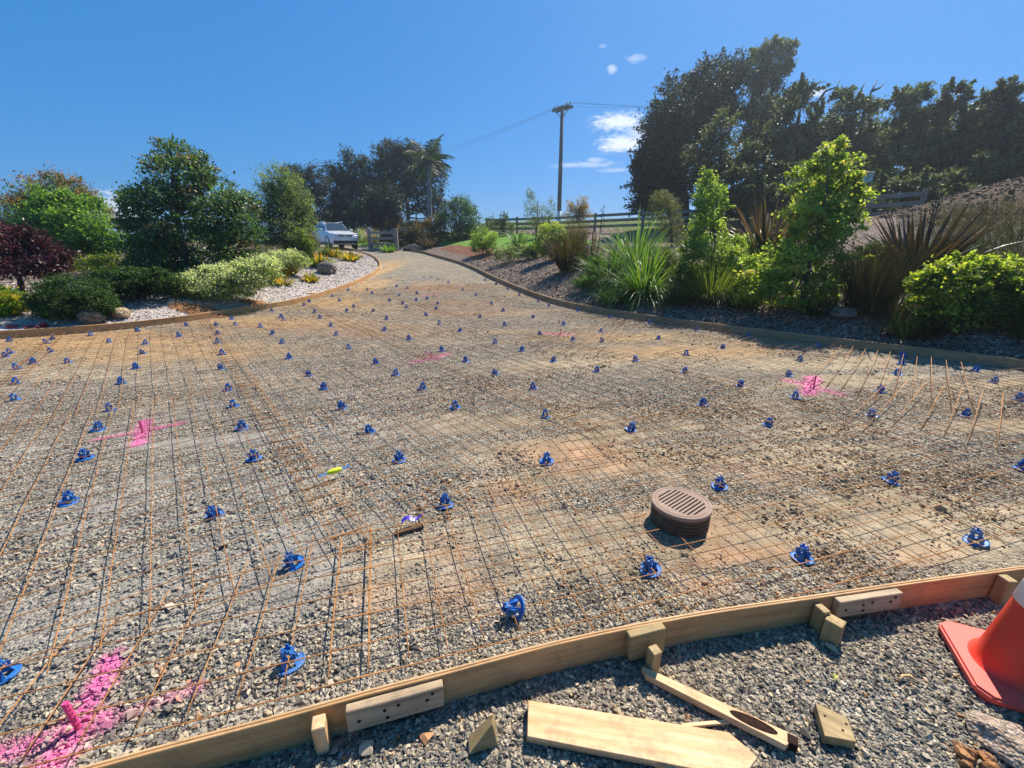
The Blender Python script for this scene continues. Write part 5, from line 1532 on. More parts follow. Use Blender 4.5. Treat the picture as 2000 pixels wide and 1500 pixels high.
shrub('leafy_shrub', 'darker green shrub cut by the right edge beside the large-leaved one', (2000, 662), [(1998, 580, 36, 42), (2000, 625, 38, 30), (2040, 590, 40, 50)], 8000, .05, [(.04, .10, .015), (.07, .15, .025)], [(.14, .24, .04)], None, 'shrub', trunk_r=.03, aspect=.6, clump=.17, nclump=40)
tuft('dry_brush', 'dry grey-olive wispy brush leaning down the soil mound', (1960, 545), 1800, 120, 1.1, .007, [(.075, .07, .045), (.11, .10, .065), (.055, .055, .035)], cat='brush', rootr=.9, droop=.8, lean=(-.35, 0), mat=M_LEAFDARK)
tuft('dry_brush', 'second wispy brush clump higher on the soil mound', (1905, 480), 1200, 85, 1.1, .007, [(.07, .068, .045), (.10, .092, .06)], cat='brush', rootr=.8, droop=.8, lean=(-.2, 0), mat=M_LEAFDARK)
tuft('dry_brush', 'wispy olive brush at the right edge behind the darker green shrub', (2010, 590), 1800, 130, 1.1, .007, [(.08, .078, .05), (.12, .11, .07)], cat='brush', rootr=.6, droop=.45, lean=(-.35, 0))
for _k, (_b, _n, _h, _lab) in enumerate((((1985, 470), 1100, 130, 'highest wispy brush clump at the right edge of the soil mound'), ((1860, 440), 800, 75, 'short wispy brush clump on the left shoulder of the soil mound'), ((1940, 420), 900, 70, 'short wispy brush clump on the crest of the soil mound'), ((1700, 520), 700, 60, 'low dry grass clump left of the large dark bronze flax'))):
    tuft('dry_brush', _lab, _b, _n, _h * .8, 1.1, .008, [(.07, .066, .042), (.10, .09, .055), (.05, .045, .03), (.12, .08, .05)], cat='brush', rootr=.8, droop=.8, lean=(-.25, 0), mat=M_LEAFDARK)
for _b, _n, _h, _w, _pal, _lab in (((1448, 598), 380, 62, .012, G_DARK + G_MID, 'dark green tussock between the birch and the tall yellow-green tree'),
        ((1325, 592), 340, 55, .012, G_DARK + [(.07, .08, .03)], 'dark tussock between the front flax and the birch'), ((1200, 590), 360, 50, .012, G_MID, 'low green tussock left of the front flax, nearest the form board'),
        ((1595, 612), 300, 45, .012, G_DARK, 'dark tussock under the tall yellow-green tree beside the boulder'), ((1775, 655), 420, 70, .012, G_DARK + [(.06, .065, .025)], 'dark tussock at the left foot of the large-leaved shrub'),
        ((1440, 520), 260, 80, .02, [(.06, .10, .03), (.09, .13, .04)], 'tall green strap clump behind the birch'), ((1545, 480), 200, 70, .03, [(.08, .05, .035), (.06, .04, .03)], 'small bronze flax half hidden by the tall yellow-green tree'),
        ((1665, 545), 320, 80, .012, [(.05, .05, .025), (.08, .075, .035)], 'dark sedge behind the tall rushes')):
    tuft('green_tussock', _lab, _b, _n, _h, 1.0, _w, _pal, cat='tussock', rootr=.25, droop=.55)
tuft('low_tussock', 'low dark tussock between the rushes and the large-leaved shrub', (1745, 610), 420, 75, .9, .010, [(.06, .065, .025), (.09, .09, .035)], cat='grass', rootr=.25, droop=.6)
g = at(1640, 618); rock('boulder', g, .21, 'dark boulder under the tall rushes on the right bed', M_ROCK, 22, (1.25, .9, .75), 'boulder', 3, .4, 'boulders on the right bed')
g = at(1298, 588); rock('boulder', g, .17, 'dark low boulder right of the front flax', M_ROCK, 23, (1.3, .9, .6), 'boulder', 3, .4, 'boulders on the right bed')
g = at(975, 497); rock('boulder', g, .26, 'brown boulder left of the grey-green ground cover on the right bed', M_ROCKTAN, 24, (1.2, .9, .7), 'boulder', 3, .4, 'boulders on the right bed')
for k, (px, py, a, L, lab) in enumerate(((1235, 612, .1, .55, 'flat reddish timber scrap behind the right form board'), (1735, 640, .75, .5, 'broken stick leaning on the mulch below the rushes'))):
    g = at(px, py); wood_piece('stick', (g[0], g[1], g[2] + .03), (L, .05, .03), (0, -.15 * k, a), lab, 'stick', M_GREYWOOD)

shrub('small_shrub', 'small mid-green shrub in front of the purple flax on the right bed', (1172, 545), [(1168, 520, 22, 16), (1186, 528, 16, 12)], 4000, .05, G_MID, [(.14, .22, .05)], None, 'shrub', trunk_r=.015)
shrub('small_shrub', 'olive shrub between the two green flax clumps and the weeping shrub', (1292, 545), [(1290, 510, 26, 22), (1310, 522, 20, 18), (1278, 528, 20, 16)], 5500, .05, [(.06, .09, .03), (.09, .12, .04)], None, None, 'shrub', trunk_r=.02)
shrub('small_shrub', 'dark green shrub at the left foot of the slim birch', (1345, 565), [(1340, 535, 24, 22), (1358, 548, 20, 16)], 5000, .05, G_DARK + G_MID, None, None, 'shrub', trunk_r=.02)
shrub('small_shrub', 'leafy green shrub between the birch and the tall yellow-green tree', (1470, 575), [(1465, 535, 28, 26), (1485, 550, 24, 20), (1452, 555, 20, 18)], 6500, .055, G_MID + [(.09, .17, .03)], [(.18, .27, .06)], None, 'shrub', trunk_r=.02)
shrub('small_shrub', 'grey-green shrub on the bank behind the tall dark rushes', (1715, 530), [(1705, 500, 30, 20), (1735, 508, 24, 18), (1685, 510, 22, 16)], 6000, .055, G_GREY, None, None, 'shrub', trunk_r=.02)
shrub('small_shrub', 'low dark shrub at the right foot of the large dark bronze flax', (1855, 520), [(1850, 490, 30, 20), (1880, 498, 26, 18)], 6000, .055, G_DARK + G_GREY, None, None, 'shrub', trunk_r=.02)
# --- power pole and lines
g = ground_at(1092, 415, 40)
_r = ray(1092, 206); topz = CAMH + _r[2] * g[1] / _r[1]
PH = topz - g[2]
root = thing('power_pole', g, 'tall dark power pole with double crossarm behind the right garden bed', 'power pole', None, R(-48))
MB().tube([(0, 0, -.5), (0, 0, .95)], [.20, .197], 12).build('white_base_band', M_WHITEP, root, True)
MB().tube([(0, 0, .95), (0, 0, PH * .48), (0, 0, PH)], [.195, .175, .145], 12).build('shaft', M_POLE, root, True)
MB().tube([(0, 0, PH * .44), (0, 0, PH * .53)], [.186, .181], 12).build('metal_sleeve', M_BARKGREY, root, True)
for s in (-1, 1):
    MB().box((0, s * .20, PH - .25), (2.0, .10, .22), None, .01).build('crossarm', M_POLE, root)
    MB().box((s * .45, 0, PH - .62), (.05, .05, .95), (0, s * .8, 0), .0).build('brace', M_POLE, root)
INS = (-.92, -.48, .48, .92)
for x in INS:
    MB().lathe([(.0, .24), (.05, .235), (.055, .18), (.085, .15), (.05, .12), (.08, .08), (.045, .05), (.02, .0), (.02, -.12)], 10, (x, 0, PH - .12)).build('insulator', M_INSUL, root)
MW = Matrix.Translation(Vector(g)) @ Matrix.Rotation(R(-48), 4, 'Z')
def cable(a, b, sag, label, r=.009):
    a, b = Vector(a), Vector(b)
    pts = []
    for k in range(25):
        t = k / 24
        p = a.lerp(b, t); p.z -= sag * 4 * t * (1 - t); pts.append(p - a)
    root = tag(MB().tube([tuple(p) for p in pts], r, 4).build('power_line', M_WIRE, None, True, a), label, 'power line', 'power lines on the pole')
for k, x in enumerate((INS[0], INS[2], INS[3])):
    a = MW @ Vector((x, 0, PH + .08))
    ord_ = ['upper', 'middle', 'lower'][k]
    b = P(700, 300 + 8 * k, 110)
    cable(a, b, 2.2, ord_ + ' power line running left from the pole behind the gum trees')
    b = P(2300, 165 + 34 * k, 33)
    cable(a, b, .5, ord_ + ' power line running right from the pole above the forest')

# --- fences
def rail_fence(pts, rails, label, post_h=1.08, extra_h=.0, sub=1, postw=.13):
    g0 = pts[0]
    root = thing('rail_fence', g0, label, 'fence')
    for p in pts:
        m = MB(); m.box((p[0] - g0[0], p[1] - g0[1], p[2] - g0[2] + post_h / 2 - .15), (postw, postw, post_h + .3), (0, 0, random.uniform(-.1, .1)), .01)
        m.build('post', M_FENCE, root)
    for a, b in zip(pts[:-1], pts[1:]):
        d = np.asarray(b) - np.asarray(a); L = np.linalg.norm(d)
        yaw = math.atan2(d[1], d[0]); pit = -math.asin(d[2] / L)
        for rz in rails:
            m = MB()
            rot = Matrix.Rotation(yaw, 3, 'Z') @ Matrix.Rotation(pit, 3, 'Y')
            c = (np.asarray(a) + np.asarray(b)) / 2 - np.asarray(g0)
            off = rot @ Vector((0, -postw / 2 - .022, 0))
            m.box((c[0] + off.x, c[1] + off.y, c[2] + rz), (L - .01, .04, .15), rot, .004)
            m.build('rail', M_FENCE, root)
    return root
def fence_pts(pxs, D):
    return [ground_at(px, 440, d) for px, d in zip(pxs, D)]
rail_fence(fence_pts([950, 1010, 1072, 1162, 1255], [31, 29.5, 28, 26, 24]), (.32, .62, .92), 'long rail fence behind the small plants at the power pole')
_fp = fence_pts([1255.1, 1360, 1480, 1600, 1690, 1790], [24, 22, 20, 18, 16.8, 15.5])
for _k in (-2, -1): _fp[_k][2] = _fp[-3][2] + .04
rail_fence(_fp, (.32, .62, .92), 'rail fence in the shade of the forest behind the bronze flaxes')
_g = ground_at(724, 480, 28.0)
rail_fence([_g, _g + np.array([1.75, -.35, .0])], (.38, .72, 1.06), 'short rail fence with square post left of the bronze hedge', 1.3, postw=.24)
rail_fence(fence_pts([-40, 110, 245, 330, 420], [17, 18.5, 20, 21, 22]), (.40, .75, 1.05), 'rail fence showing between the two trees on the left bed')
# vineyard posts on the hill behind
for k in range(23):
    px = 938 + k * 11.6 + random.uniform(-2, 2)
    D = 70 + random.uniform(-4, 8)
    g = ground_at(px, 430, D)
    o = MB().tube([(0, 0, -.2), (random.uniform(-.05, .05), 0, 1.9)], .05, 5).build('vineyard_post', M_FENCE, None, False, g)
    tag(o, ordinal(k) + (' thin post' if k == 0 else ' thin post from the left') + ' in the row along the paddock skyline', 'post', 'vineyard posts on the skyline')

# --- cars
def loft(sections, closed=True):
    vs, fs = [], []
    n = len(sections[0])
    for s in sections: vs += s
    for i in range(len(sections) - 1):
        for k in range(n):
            a, b = i * n + k, i * n + (k + 1) % n
            fs.append([a, b, b + n, a + n])
    fs.append(list(range(n))[::-1]); fs.append([len(vs) - n + k for k in range(n)])
    return vs, fs
def make_car(name, loc, yaw, paint, label, cat):
    root = thing(name, loc, label, cat, None, yaw)
    st = [(2.27, .42, .70, .62, .66), (2.20, .30, .82, .80, .76), (2.05, .25, .94, .88, .80), (1.6, .24, 1.02, .905, .80), (1.0, .24, 1.10, .91, .80), (.2, .24, 1.12, .91, .86), (-1.2, .24, 1.13, .91, .86), (-1.9, .26, 1.14, .90, .84), (-2.2, .34, 1.10, .86, .80), (-2.28, .50, .98, .78, .72)]
    sec = []
    for x, zb, zt, w, wt in st:
        zm = zb + (zt - zb) * .62
        sec.append([(x, -w * .88, zb), (x, -w, zb + .14), (x, -w, zm), (x, -wt, zt - .03), (x, -wt * .8, zt), (x, 0, zt + .025), (x, wt * .8, zt), (x, wt, zt - .03), (x, w, zm), (x, w, zb + .14), (x, w * .88, zb)])
    v, f = loft(sec)
    MB().add(v, f).build('body', paint, root, False)
    gh = []
    for x, zb, zt, w, wt in ((.98, 1.06, 1.09, .76, .72), (.55, 1.08, 1.36, .77, .66), (.15, 1.08, 1.60, .78, .60), (-.5, 1.08, 1.66, .78, .60), (-1.4, 1.08, 1.64, .78, .58), (-1.9, 1.08, 1.54, .77, .56), (-2.18, 1.06, 1.12, .75, .68)):
        gh.append([(x, -w, zb), (x, -wt, zt - .03), (x, -wt * .8, zt), (x, wt * .8, zt), (x, wt, zt - .03), (x, w, zb)])
    v, f = loft(gh)
    MB().add(v, f).build('cabin', paint, root, False)
    def quad(nm, mat, pts, th=.006):
        p = [Vector(q) for q in pts]
        nrm = (p[1] - p[0]).cross(p[3] - p[0]).normalized()
        MB().add([tuple(q + nrm * th) for q in p] + [tuple(q - nrm * .01) for q in p], [[0, 1, 2, 3], [7, 6, 5, 4], [0, 4, 5, 1], [1, 5, 6, 2], [2, 6, 7, 3], [3, 7, 4, 0]]).build(nm, mat, root)
    quad('windscreen', M_GLASS, [(.92, -.66, 1.13), (.92, .66, 1.13), (.20, .52, 1.585), (.20, -.52, 1.585)], .03)
    for s in (1, -1):
        for x0, x1, z1a, z1b in ((.50, -.48, 1.44, 1.57), (-.56, -1.35, 1.57, 1.56), (-1.42, -1.85, 1.55, 1.48)):
            ya = lambda z: s * (.78 - (z - 1.08) * .30 + .004)
            pts = [(x0, ya(1.17), 1.17), (x1, ya(1.17), 1.17), (x1, ya(z1b), z1b), (x0 - .12 * (x0 > 0), ya(z1a), z1a)]
            quad('side_window', M_GLASS, pts if s < 0 else pts[::-1], .012)
        # lamps, mirrors, wheels
        m = MB(); m.add([(2.06, s * .86, .93), (1.72, s * .885, .99), (2.24, s * .42, .86), (2.24, s * .42, .74), (2.13, s * .84, .78), (1.80, s * .905, .90)], [[0, 1, 5, 4], [0, 4, 3, 2], [0, 2, 1]]); m.v = [(x + .018, y * 1.012, z) for x, y, z in m.v]
        m.build('headlight', M_LAMP, root)
        MB().lathe([(0, .012), (.065, .01), (.07, 0)], 12).build('fog_lamp', M_LAMP, root).matrix_local = Matrix.Translation((2.225, s * .62, .46)) @ Matrix.Rotation(math.pi / 2, 4, 'Y')
        MB().box((.60, s * .99, 1.17), (.12, .20, .15), None, .03).build('mirror', paint, root)
        MB().box((-.55, s * .55, 1.70), (1.7, .035, .04), None, .012).build('roof_rail', M_CHROME, root)
        MB().box((-.1, s * .915, .34), (3.0, .03, .16), None, .01).build('sill_trim', M_TRIM, root)
        for x in (1.42, -1.30):
            w = MB(); w.lathe([(.20, -.10), (.33, -.105), (.345, -.06), (.345, .06), (.33, .105), (.20, .10)], 24)
            wo = w.build('wheel', M_TYRE, root, True); wo.location = (x, s * .80, .345); wo.rotation_euler = (math.pi / 2, 0, 0)
            rm = MB(); rm.lathe([(0, .075), (.05, .08), (.20, .085), (.205, .10), (.205, -.09)], 20)
            for k in range(5):
                rm.box((.12 * math.cos(k * 1.2566), .12 * math.sin(k * 1.2566), .088), (.17, .05, .02), (0, 0, k * 1.2566))
            ro = rm.build('rim', M_CHROME, wo); ro.rotation_euler = (0, 0 if s < 0 else math.pi, 0)
            ar = MB(); ar.lathe([(.36, -.02), (.42, -.02), (.42, .03), (.36, .03)], 24)
            a_ = ar.build('wheel_arch', M_TRIM, root); a_.location = (x, s * .895, .36); a_.rotation_euler = (math.pi / 2, 0, 0)
    MB().box((2.225, 0, .80), (.06, .92, .16), None, .02).build('grille', M_TRIM, root)
    for z in (.76, .81, .86): MB().box((2.258, 0, z), (.02, .90, .018)).build('grille_bar', M_CHROME, root)
    MB().box((2.265, 0, .82), (.02, .15, .11), None, .01).build('emblem', M_CHROME, root)
    MB().box((2.235, 0, .40), (.10, 1.50, .22), None, .03).build('lower_bumper', M_TRIM, root)
    MB().box((2.262, 0, .30), (.05, 1.1, .05), None, .01).build('skid_plate', M_CHROME, root)
    MB().box((2.285, 0, .57), (.012, .50, .12), None, .003).build('number_plate', M_PLATE, root)
    MB().box((0, 0, .40), (3.9, 1.5, .3)).build('underbody', M_TRIM, root)
    for s in (-1, 1): MB().box((.86, s * .25, 1.20), (.02, .45, .015), (0, -.5, s * .1)).build('wiper', M_TRIM, root)
    return root
g = ground_at(655, 480, 29.5)
make_car('parked_car', g, R(-52), M_PAINT, 'silver-white off-road style car on the drive behind the left bed', 'car')
g = ground_at(800, 445, 37)
make_car('parked_car', (g[0], g[1], P(800, 432, 37)[2] - 1.66), R(-160), M_PAINT2, 'pale blue car mostly hidden behind the bronze hedge', 'car')

# --- things round the gate
shrub('low_shrub', 'yellow-green shrub on the verge just right of the silver car', (705, 492), [(702, 464, 20, 13), (720, 470, 14, 12), (690, 470, 14, 12)], 5000, .08, G_LIME, [(.28, .30, .08)], 33, 'shrub', trunk_r=.03)
tuft('dry_tuft', 'pale brown plume grass behind the short rail fence', (728, 470), 220, 34, .5, .03, [(.25, .19, .12), (.32, .25, .16)], 31, 'grass', rootr=.3)
tuft('low_tuft', 'small yellow-green tuft at the foot of the short rail fence', (758, 482), 160, 20, .9, .04, G_LIME, 26.5, 'plant', rootr=.25)
shrub('garden_hedge', 'bronze hedge in front of the pale blue car', (800, 485), [(772, 456, 22, 24), (798, 457, 26, 24), (826, 455, 26, 24), (852, 450, 22, 24), (790, 470, 40, 14)], 18000, .09, [(.05, .045, .025), (.08, .06, .03), (.05, .065, .025)], [(.14, .10, .045)], 29, 'hedge', trunk_r=.05, clump=.15, nclump=60, shell=.75)
tuft('purple_flax', 'dark purple flax in front of the palm trunk', (838, 478), 90, 34, 1.0, .07, [(.06, .04, .045), (.10, .065, .065), (.04, .035, .035)], 27.5, rootr=.25, droop=.3)
shrub('round_bush', 'big dark green round bush beside the lawn strip', (898, 478), [(898, 420, 34, 30), (886, 445, 38, 28), (912, 440, 28, 32), (898, 402, 18, 14), (895, 460, 38, 16)], 17000, .10, [(.02, .06, .02), (.032, .085, .028), (.045, .11, .035)], [(.10, .19, .07)], 29, 'bush', trunk_r=.07, clump=.13, nclump=90, shell=.82, mat=M_LEAFGLOSS)
g = at(806, 487); rock('boulder', g, .45, 'reddish brown boulder at the end of the right form board', M_ROCKTAN, 25, (1.4, .9, .55), 'boulder')
shrub('low_shrub', 'grey-green shrub in the gap between the round bush and the blue-grey open shrub', (975, 462), [(965, 440, 20, 14), (990, 446, 16, 12), (985, 430, 8, 14)], 3500, .09, G_GREY, None, 28, 'shrub', trunk_r=.03)

# palm
def palm():
    D = 31
    b = ground_at(840, 470, D); c = P(838, 318, D) - b
    root = thing('palm_tree', b, 'grey-trunked palm standing in front of the gum trees', 'palm')
    pts = [(c[0] * t * t, c[1] * t, c[2] * t - .1 * (t == 0)) for t in np.linspace(0, 1, 9)]
    MB().tube(pts, [.21, .17, .155, .15, .145, .14, .14, .15, .13], 10).build('trunk', M_BARKGREY, root, True)
    MB().tube([(c[0], c[1], c[2] - .7), (c[0], c[1], c[2] + .1)], [.15, .17], 10).build('crownshaft', M_BARKGREY, root, True)
    nf = 15
    for k in range(nf):
        az = k * 2.399 + .4; up = 1.35 - 1.6 * (k / nf)
        L = random.uniform(1.7, 2.4)
        p = Vector(c); d = Vector((math.cos(az) * math.cos(up), math.sin(az) * math.cos(up), math.sin(up)))
        rach = [p.copy()]
        ns = 12
        V, F = [], []
        for s in range(ns):
            d = (d + Vector((0, 0, -.11 - .04 * s / ns))).normalized()
            p = p + d * (L / ns); rach.append(p.copy())
        wind = Vector((.35, -.1, -.4))
        for s in range(2, ns + 1):
            q = rach[s]; t = (rach[s] - rach[s - 1]).normalized(); sd = t.cross(Vector((0, 0, 1)))
            if sd.length < .05: sd = Vector((1, 0, 0))
            sd.normalize()
            ll = .85 * math.sin(math.pi * (s / ns) ** .75 * .9 + .15)
            for e in (-1, 1):
                for h_ in (0, .5):
                    o = rach[s - 1].lerp(q, h_)
                    dd = (sd * e * .8 + t * .55 + wind * .55 + Vector((random.gauss(0, .1), random.gauss(0, .1), random.gauss(0, .1)))).normalized()
                    w = t * .035
                    i = len(V)
                    V += [tuple(o - w), tuple(o + w), tuple(o + dd * ll * .6 + w * .8), tuple(o + dd * ll + Vector((0, 0, -.12 * ll)))]
                    F.append([i, i + 1, i + 2, i + 3])
        m = MB(); m.tube([tuple(q) for q in rach], list(np.linspace(.035, .008, ns + 1)), 5)
        V2 = np.array(m.v + V); F2 = m.f + [[j + len(m.v) for j in f] for f in F]
        colr = np.array([(.05, .07, .04), (.07, .09, .05), (.035, .055, .03)])[k % 3]
        link('frond', np_mesh('frond', V2, F2, M_BLADE, {'tint': ('FLOAT_COLOR', np.repeat(colr[None], len(V2), 0))}), root)
palm()

GRF = 'trees of the forest on the right'
# --- dark trees behind the car
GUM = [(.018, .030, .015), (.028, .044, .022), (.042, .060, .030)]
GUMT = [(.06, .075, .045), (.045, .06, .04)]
def bigtree(label, base, D, lobes, n, ln=.185, pal=GUM, tips=GUMT, group='dark trees behind the silver car', tr=.22, cat='tree', nm='gum_tree', mat=None, bare=None, **kw):
    if group == GRF: kw.setdefault('sprig', .36); kw.setdefault('sprigl', .75); kw.setdefault('nclump', 13); kw.setdefault('clump', .16)
    kw.setdefault('clump', .19); kw.setdefault('nclump', 22); kw.setdefault('shell', .25); kw.setdefault('sprig', .22); kw.setdefault('tipfrac', .4)
    root = plant(nm, label, cat, base, D, lobes, n, ln, pal, tips, mat or M_LEAFDARK, tr, M_BARK, group, ('trunk', 'crown'), 3, 1.0, **kw)
    if bare:
        b = np.array(root.location)
        for pts in bare:
            q = [tuple(P(px, py, D) - b) for px, py in pts]
            MB().tube(q, list(np.linspace(.085, .012, len(q))), 6).build('bare_branch', M_BARKGREY, root, True)
    return root
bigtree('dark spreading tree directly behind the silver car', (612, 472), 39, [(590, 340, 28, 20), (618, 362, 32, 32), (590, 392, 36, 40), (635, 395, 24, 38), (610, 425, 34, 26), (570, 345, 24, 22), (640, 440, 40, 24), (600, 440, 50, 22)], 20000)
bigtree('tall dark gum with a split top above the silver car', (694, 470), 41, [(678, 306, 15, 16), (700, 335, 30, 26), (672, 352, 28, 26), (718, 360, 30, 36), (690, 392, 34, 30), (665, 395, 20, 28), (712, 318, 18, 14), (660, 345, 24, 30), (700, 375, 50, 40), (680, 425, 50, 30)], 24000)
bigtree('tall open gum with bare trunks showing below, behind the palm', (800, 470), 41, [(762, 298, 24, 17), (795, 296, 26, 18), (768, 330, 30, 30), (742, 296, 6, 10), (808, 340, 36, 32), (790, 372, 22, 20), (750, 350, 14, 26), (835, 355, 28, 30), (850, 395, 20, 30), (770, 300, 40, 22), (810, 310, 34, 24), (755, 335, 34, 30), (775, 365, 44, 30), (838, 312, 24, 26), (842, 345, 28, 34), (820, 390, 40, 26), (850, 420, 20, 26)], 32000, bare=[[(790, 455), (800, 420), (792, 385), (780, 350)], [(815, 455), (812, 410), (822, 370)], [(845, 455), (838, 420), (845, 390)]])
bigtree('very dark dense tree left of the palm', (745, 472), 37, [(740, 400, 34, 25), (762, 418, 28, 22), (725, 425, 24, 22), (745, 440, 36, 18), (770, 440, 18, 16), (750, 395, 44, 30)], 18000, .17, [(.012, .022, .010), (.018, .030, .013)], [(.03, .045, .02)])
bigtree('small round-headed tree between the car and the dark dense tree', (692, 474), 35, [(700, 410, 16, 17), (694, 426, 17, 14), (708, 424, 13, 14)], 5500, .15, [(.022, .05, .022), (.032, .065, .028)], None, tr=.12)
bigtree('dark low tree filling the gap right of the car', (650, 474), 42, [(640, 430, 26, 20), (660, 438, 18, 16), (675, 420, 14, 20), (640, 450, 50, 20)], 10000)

# --- forest on the right
FOR = [(.030, .050, .022), (.050, .078, .032), (.075, .108, .045), (.10, .13, .06)]
FORT = [(.15, .19, .085), (.19, .22, .11), (.13, .12, .06)]
GRF = 'trees of the forest on the right'
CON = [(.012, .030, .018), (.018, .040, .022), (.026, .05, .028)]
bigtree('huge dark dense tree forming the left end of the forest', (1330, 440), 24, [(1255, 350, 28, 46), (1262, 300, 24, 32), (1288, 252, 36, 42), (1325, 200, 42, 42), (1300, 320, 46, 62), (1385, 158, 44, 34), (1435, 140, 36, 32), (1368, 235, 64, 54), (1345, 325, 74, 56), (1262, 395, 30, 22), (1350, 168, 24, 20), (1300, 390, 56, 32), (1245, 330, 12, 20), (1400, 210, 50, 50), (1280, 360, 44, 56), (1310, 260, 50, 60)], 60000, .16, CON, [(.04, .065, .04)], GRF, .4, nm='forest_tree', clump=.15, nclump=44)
bigtree('tallest forest tree with a ragged top leaning right', (1490, 430), 26, [(1492, 108, 20, 24), (1518, 92, 15, 14), (1545, 92, 11, 12), (1488, 158, 32, 30), (1508, 205, 42, 38), (1465, 240, 46, 44), (1530, 130, 12, 20)], 22800, .17, FOR, FORT, GRF, .3, nm='forest_tree', clump=.22, bare=[[(1500, 200), (1520, 160), (1535, 130), (1552, 98)]])
bigtree('grey-green forest tree right of the tallest one', (1555, 430), 22, [(1560, 188, 34, 24), (1528, 255, 54, 44), (1598, 250, 44, 36), (1560, 318, 66, 54), (1500, 310, 50, 50)], 26600, .16, FOR, FORT, GRF, .28, nm='forest_tree', bare=[[(1590, 210), (1612, 178), (1634, 170), (1642, 152)], [(1575, 190), (1590, 165), (1612, 158)]])
bigtree('forest tree with bare crooked branches at its top', (1665, 430), 23, [(1642, 188, 20, 14), (1658, 236, 44, 34), (1692, 206, 26, 18), (1650, 305, 54, 52), (1718, 266, 40, 38), (1690, 330, 50, 40)], 26600, .16, FOR, FORT, GRF, .28, nm='forest_tree', bare=[[(1690, 215), (1702, 178), (1716, 152)], [(1690, 215), (1682, 175), (1690, 160)], [(1702, 178), (1718, 172), (1728, 162)]])
bigtree('broad forest tree left of the right-hand gap', (1775, 420), 21, [(1758, 196, 27, 18), (1792, 186, 26, 18), (1760, 255, 46, 40), (1820, 240, 36, 34), (1782, 325, 56, 46), (1835, 290, 40, 44)], 26600, .15, FOR, FORT, GRF, .28, nm='forest_tree', bare=[[(1835, 250), (1842, 200), (1838, 165)]])
bigtree('open-crowned forest tree with grey limbs showing', (1880, 400), 20, [(1858, 196, 26, 30), (1885, 246, 38, 36), (1850, 315, 50, 48), (1902, 305, 42, 42), (1925, 205, 18, 18)], 22800, .15, FOR, FORT, GRF, .28, nm='forest_tree', bare=[[(1900, 390), (1910, 330), (1925, 270), (1935, 215)], [(1870, 395), (1862, 340), (1880, 280)]])
bigtree('dark pointed forest tree at the right edge', (1965, 370), 19, [(1962, 188, 22, 26), (1985, 235, 32, 44), (1950, 295, 44, 44), (2015, 295, 50, 54), (1940, 350, 50, 26), (1958, 225, 30, 30)], 26600, .15, [(.016, .03, .022), (.024, .042, .03)], FORT, GRF, .28, nm='forest_tree', bare=[[(1950, 360), (1945, 300), (1965, 240)]])
bigtree('shaded undergrowth tree below the tallest forest tree', (1450, 450), 19, [(1430, 370, 58, 38), (1480, 330, 54, 40), (1410, 410, 44, 24), (1500, 400, 56, 32)], 22800, .13, FOR, FORT, GRF, .2, nm='forest_tree')
bigtree('shaded undergrowth tree behind the yellow-green garden tree', (1600, 450), 18, [(1560, 395, 52, 32), (1640, 390, 58, 34), (1620, 345, 54, 38), (1690, 395, 46, 28)], 22800, .13, FOR, FORT, GRF, .2, nm='forest_tree')
bigtree('shaded undergrowth tree behind the large bronze flax', (1760, 430), 17.5, [(1740, 375, 56, 36), (1800, 370, 50, 34), (1770, 410, 60, 20), (1850, 370, 46, 28), (1710, 410, 44, 24)], 22800, .13, FOR, FORT, GRF, .2, nm='forest_tree')
bigtree('twiggy shaded tree above the soil mound at right', (1905, 380), 18.5, [(1890, 350, 40, 22), (1930, 335, 40, 28), (1985, 330, 50, 24)], 13300, .13, FOR, FORT, GRF, .2, nm='forest_tree')
bigtree('small olive tree in front of the huge dark tree, catching the light', (1400, 440), 20, [(1380, 300, 34, 36), (1410, 255, 30, 30), (1430, 310, 36, 40), (1395, 350, 40, 30)], 8000, .13, [(.05, .065, .035), (.07, .085, .045)], FORT, GRF, .18, nm='forest_tree', clump=.22)

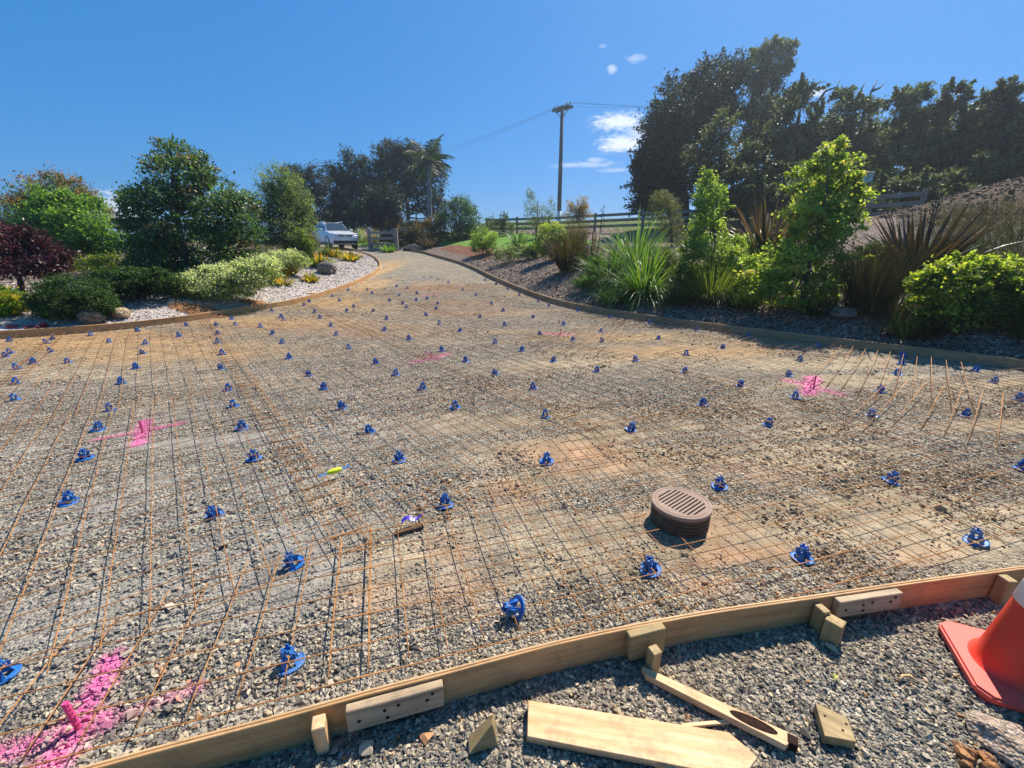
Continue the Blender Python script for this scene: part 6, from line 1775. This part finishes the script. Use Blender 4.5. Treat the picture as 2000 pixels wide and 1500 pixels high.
bigtree('pale grey-green tree filling the back of the forest behind the crooked branches', (1640, 430), 28, [(1600, 270, 44, 50), (1660, 280, 50, 60), (1720, 300, 46, 60), (1620, 350, 60, 44), (1700, 370, 60, 40)], 15000, .17, FOR[1:], FORT, GRF, .25, nm='forest_tree')
bigtree('pale grey-green tree at the back of the forest beside the right-hand gap', (1800, 410), 27, [(1790, 270, 46, 50), (1840, 260, 40, 50), (1870, 320, 50, 56), (1810, 350, 60, 40)], 14000, .17, FOR[1:], FORT, GRF, .25, nm='forest_tree')
bigtree('pale grey-green tree at the back of the forest by the right edge', (1930, 380), 25, [(1905, 240, 34, 44), (1940, 290, 46, 60), (1985, 310, 46, 60), (1900, 340, 46, 40)], 14000, .17, FOR[1:], FORT, GRF, .25, nm='forest_tree')
# --- pale shed corner behind the fence
g = ground_at(1655, 445, 19.5)
root = thing('site_shed', g, 'white painted shed corner behind the forest rail fence', 'shed', None, .35)
for k in range(6):
    MB().box((-.75 + k * .3, 0, 1.0), (.292, .05, 2.0), None, .006).build('wall_panel', M_WHITEP, root)
MB().box((0, .6, 2.06), (1.9, 1.4, .06), (.06, 0, 0), .01).build('roof', M_WHITEP, root)
MB().box((.0, .62, 1.0), (1.7, 1.15, 1.95)).build('box_wall', M_WHITEP, root)
g = ground_at(1672, 445, 16.2)
o = MB().tube([(0, 0, -.2), (0, 0, 1.15)], .055, 8).build('marker_post', M_ORANGE, None, False, g); tag(o, 'orange marker post against the white shed behind the bed', 'post')

# --- air volume added to stand in for the sun's glare veil
def glare_haze():
    t = bpy.data.materials.new('glare_haze_volume'); t.use_nodes = True
    N, L = t.node_tree.nodes, t.node_tree.links
    N.remove(N['Principled BSDF'])
    v = N.new('ShaderNodeVolumePrincipled')
    v.inputs['Color'].default_value = (.80, .90, 1, 1)
    v.inputs['Density'].default_value = GLARE_HAZE
    v.inputs['Anisotropy'].default_value = .68
    L.new(v.outputs[0], N['Material Output'].inputs['Volume'])
    zt = 17.5
    o = MB().box((0, 340, (zt - 8) / 2), (2600, 740, zt + 8)).build('glare_haze', t)
    tag(o, kind='stuff')
GLARE_HAZE = .0013
if GLARE_HAZE: glare_haze()
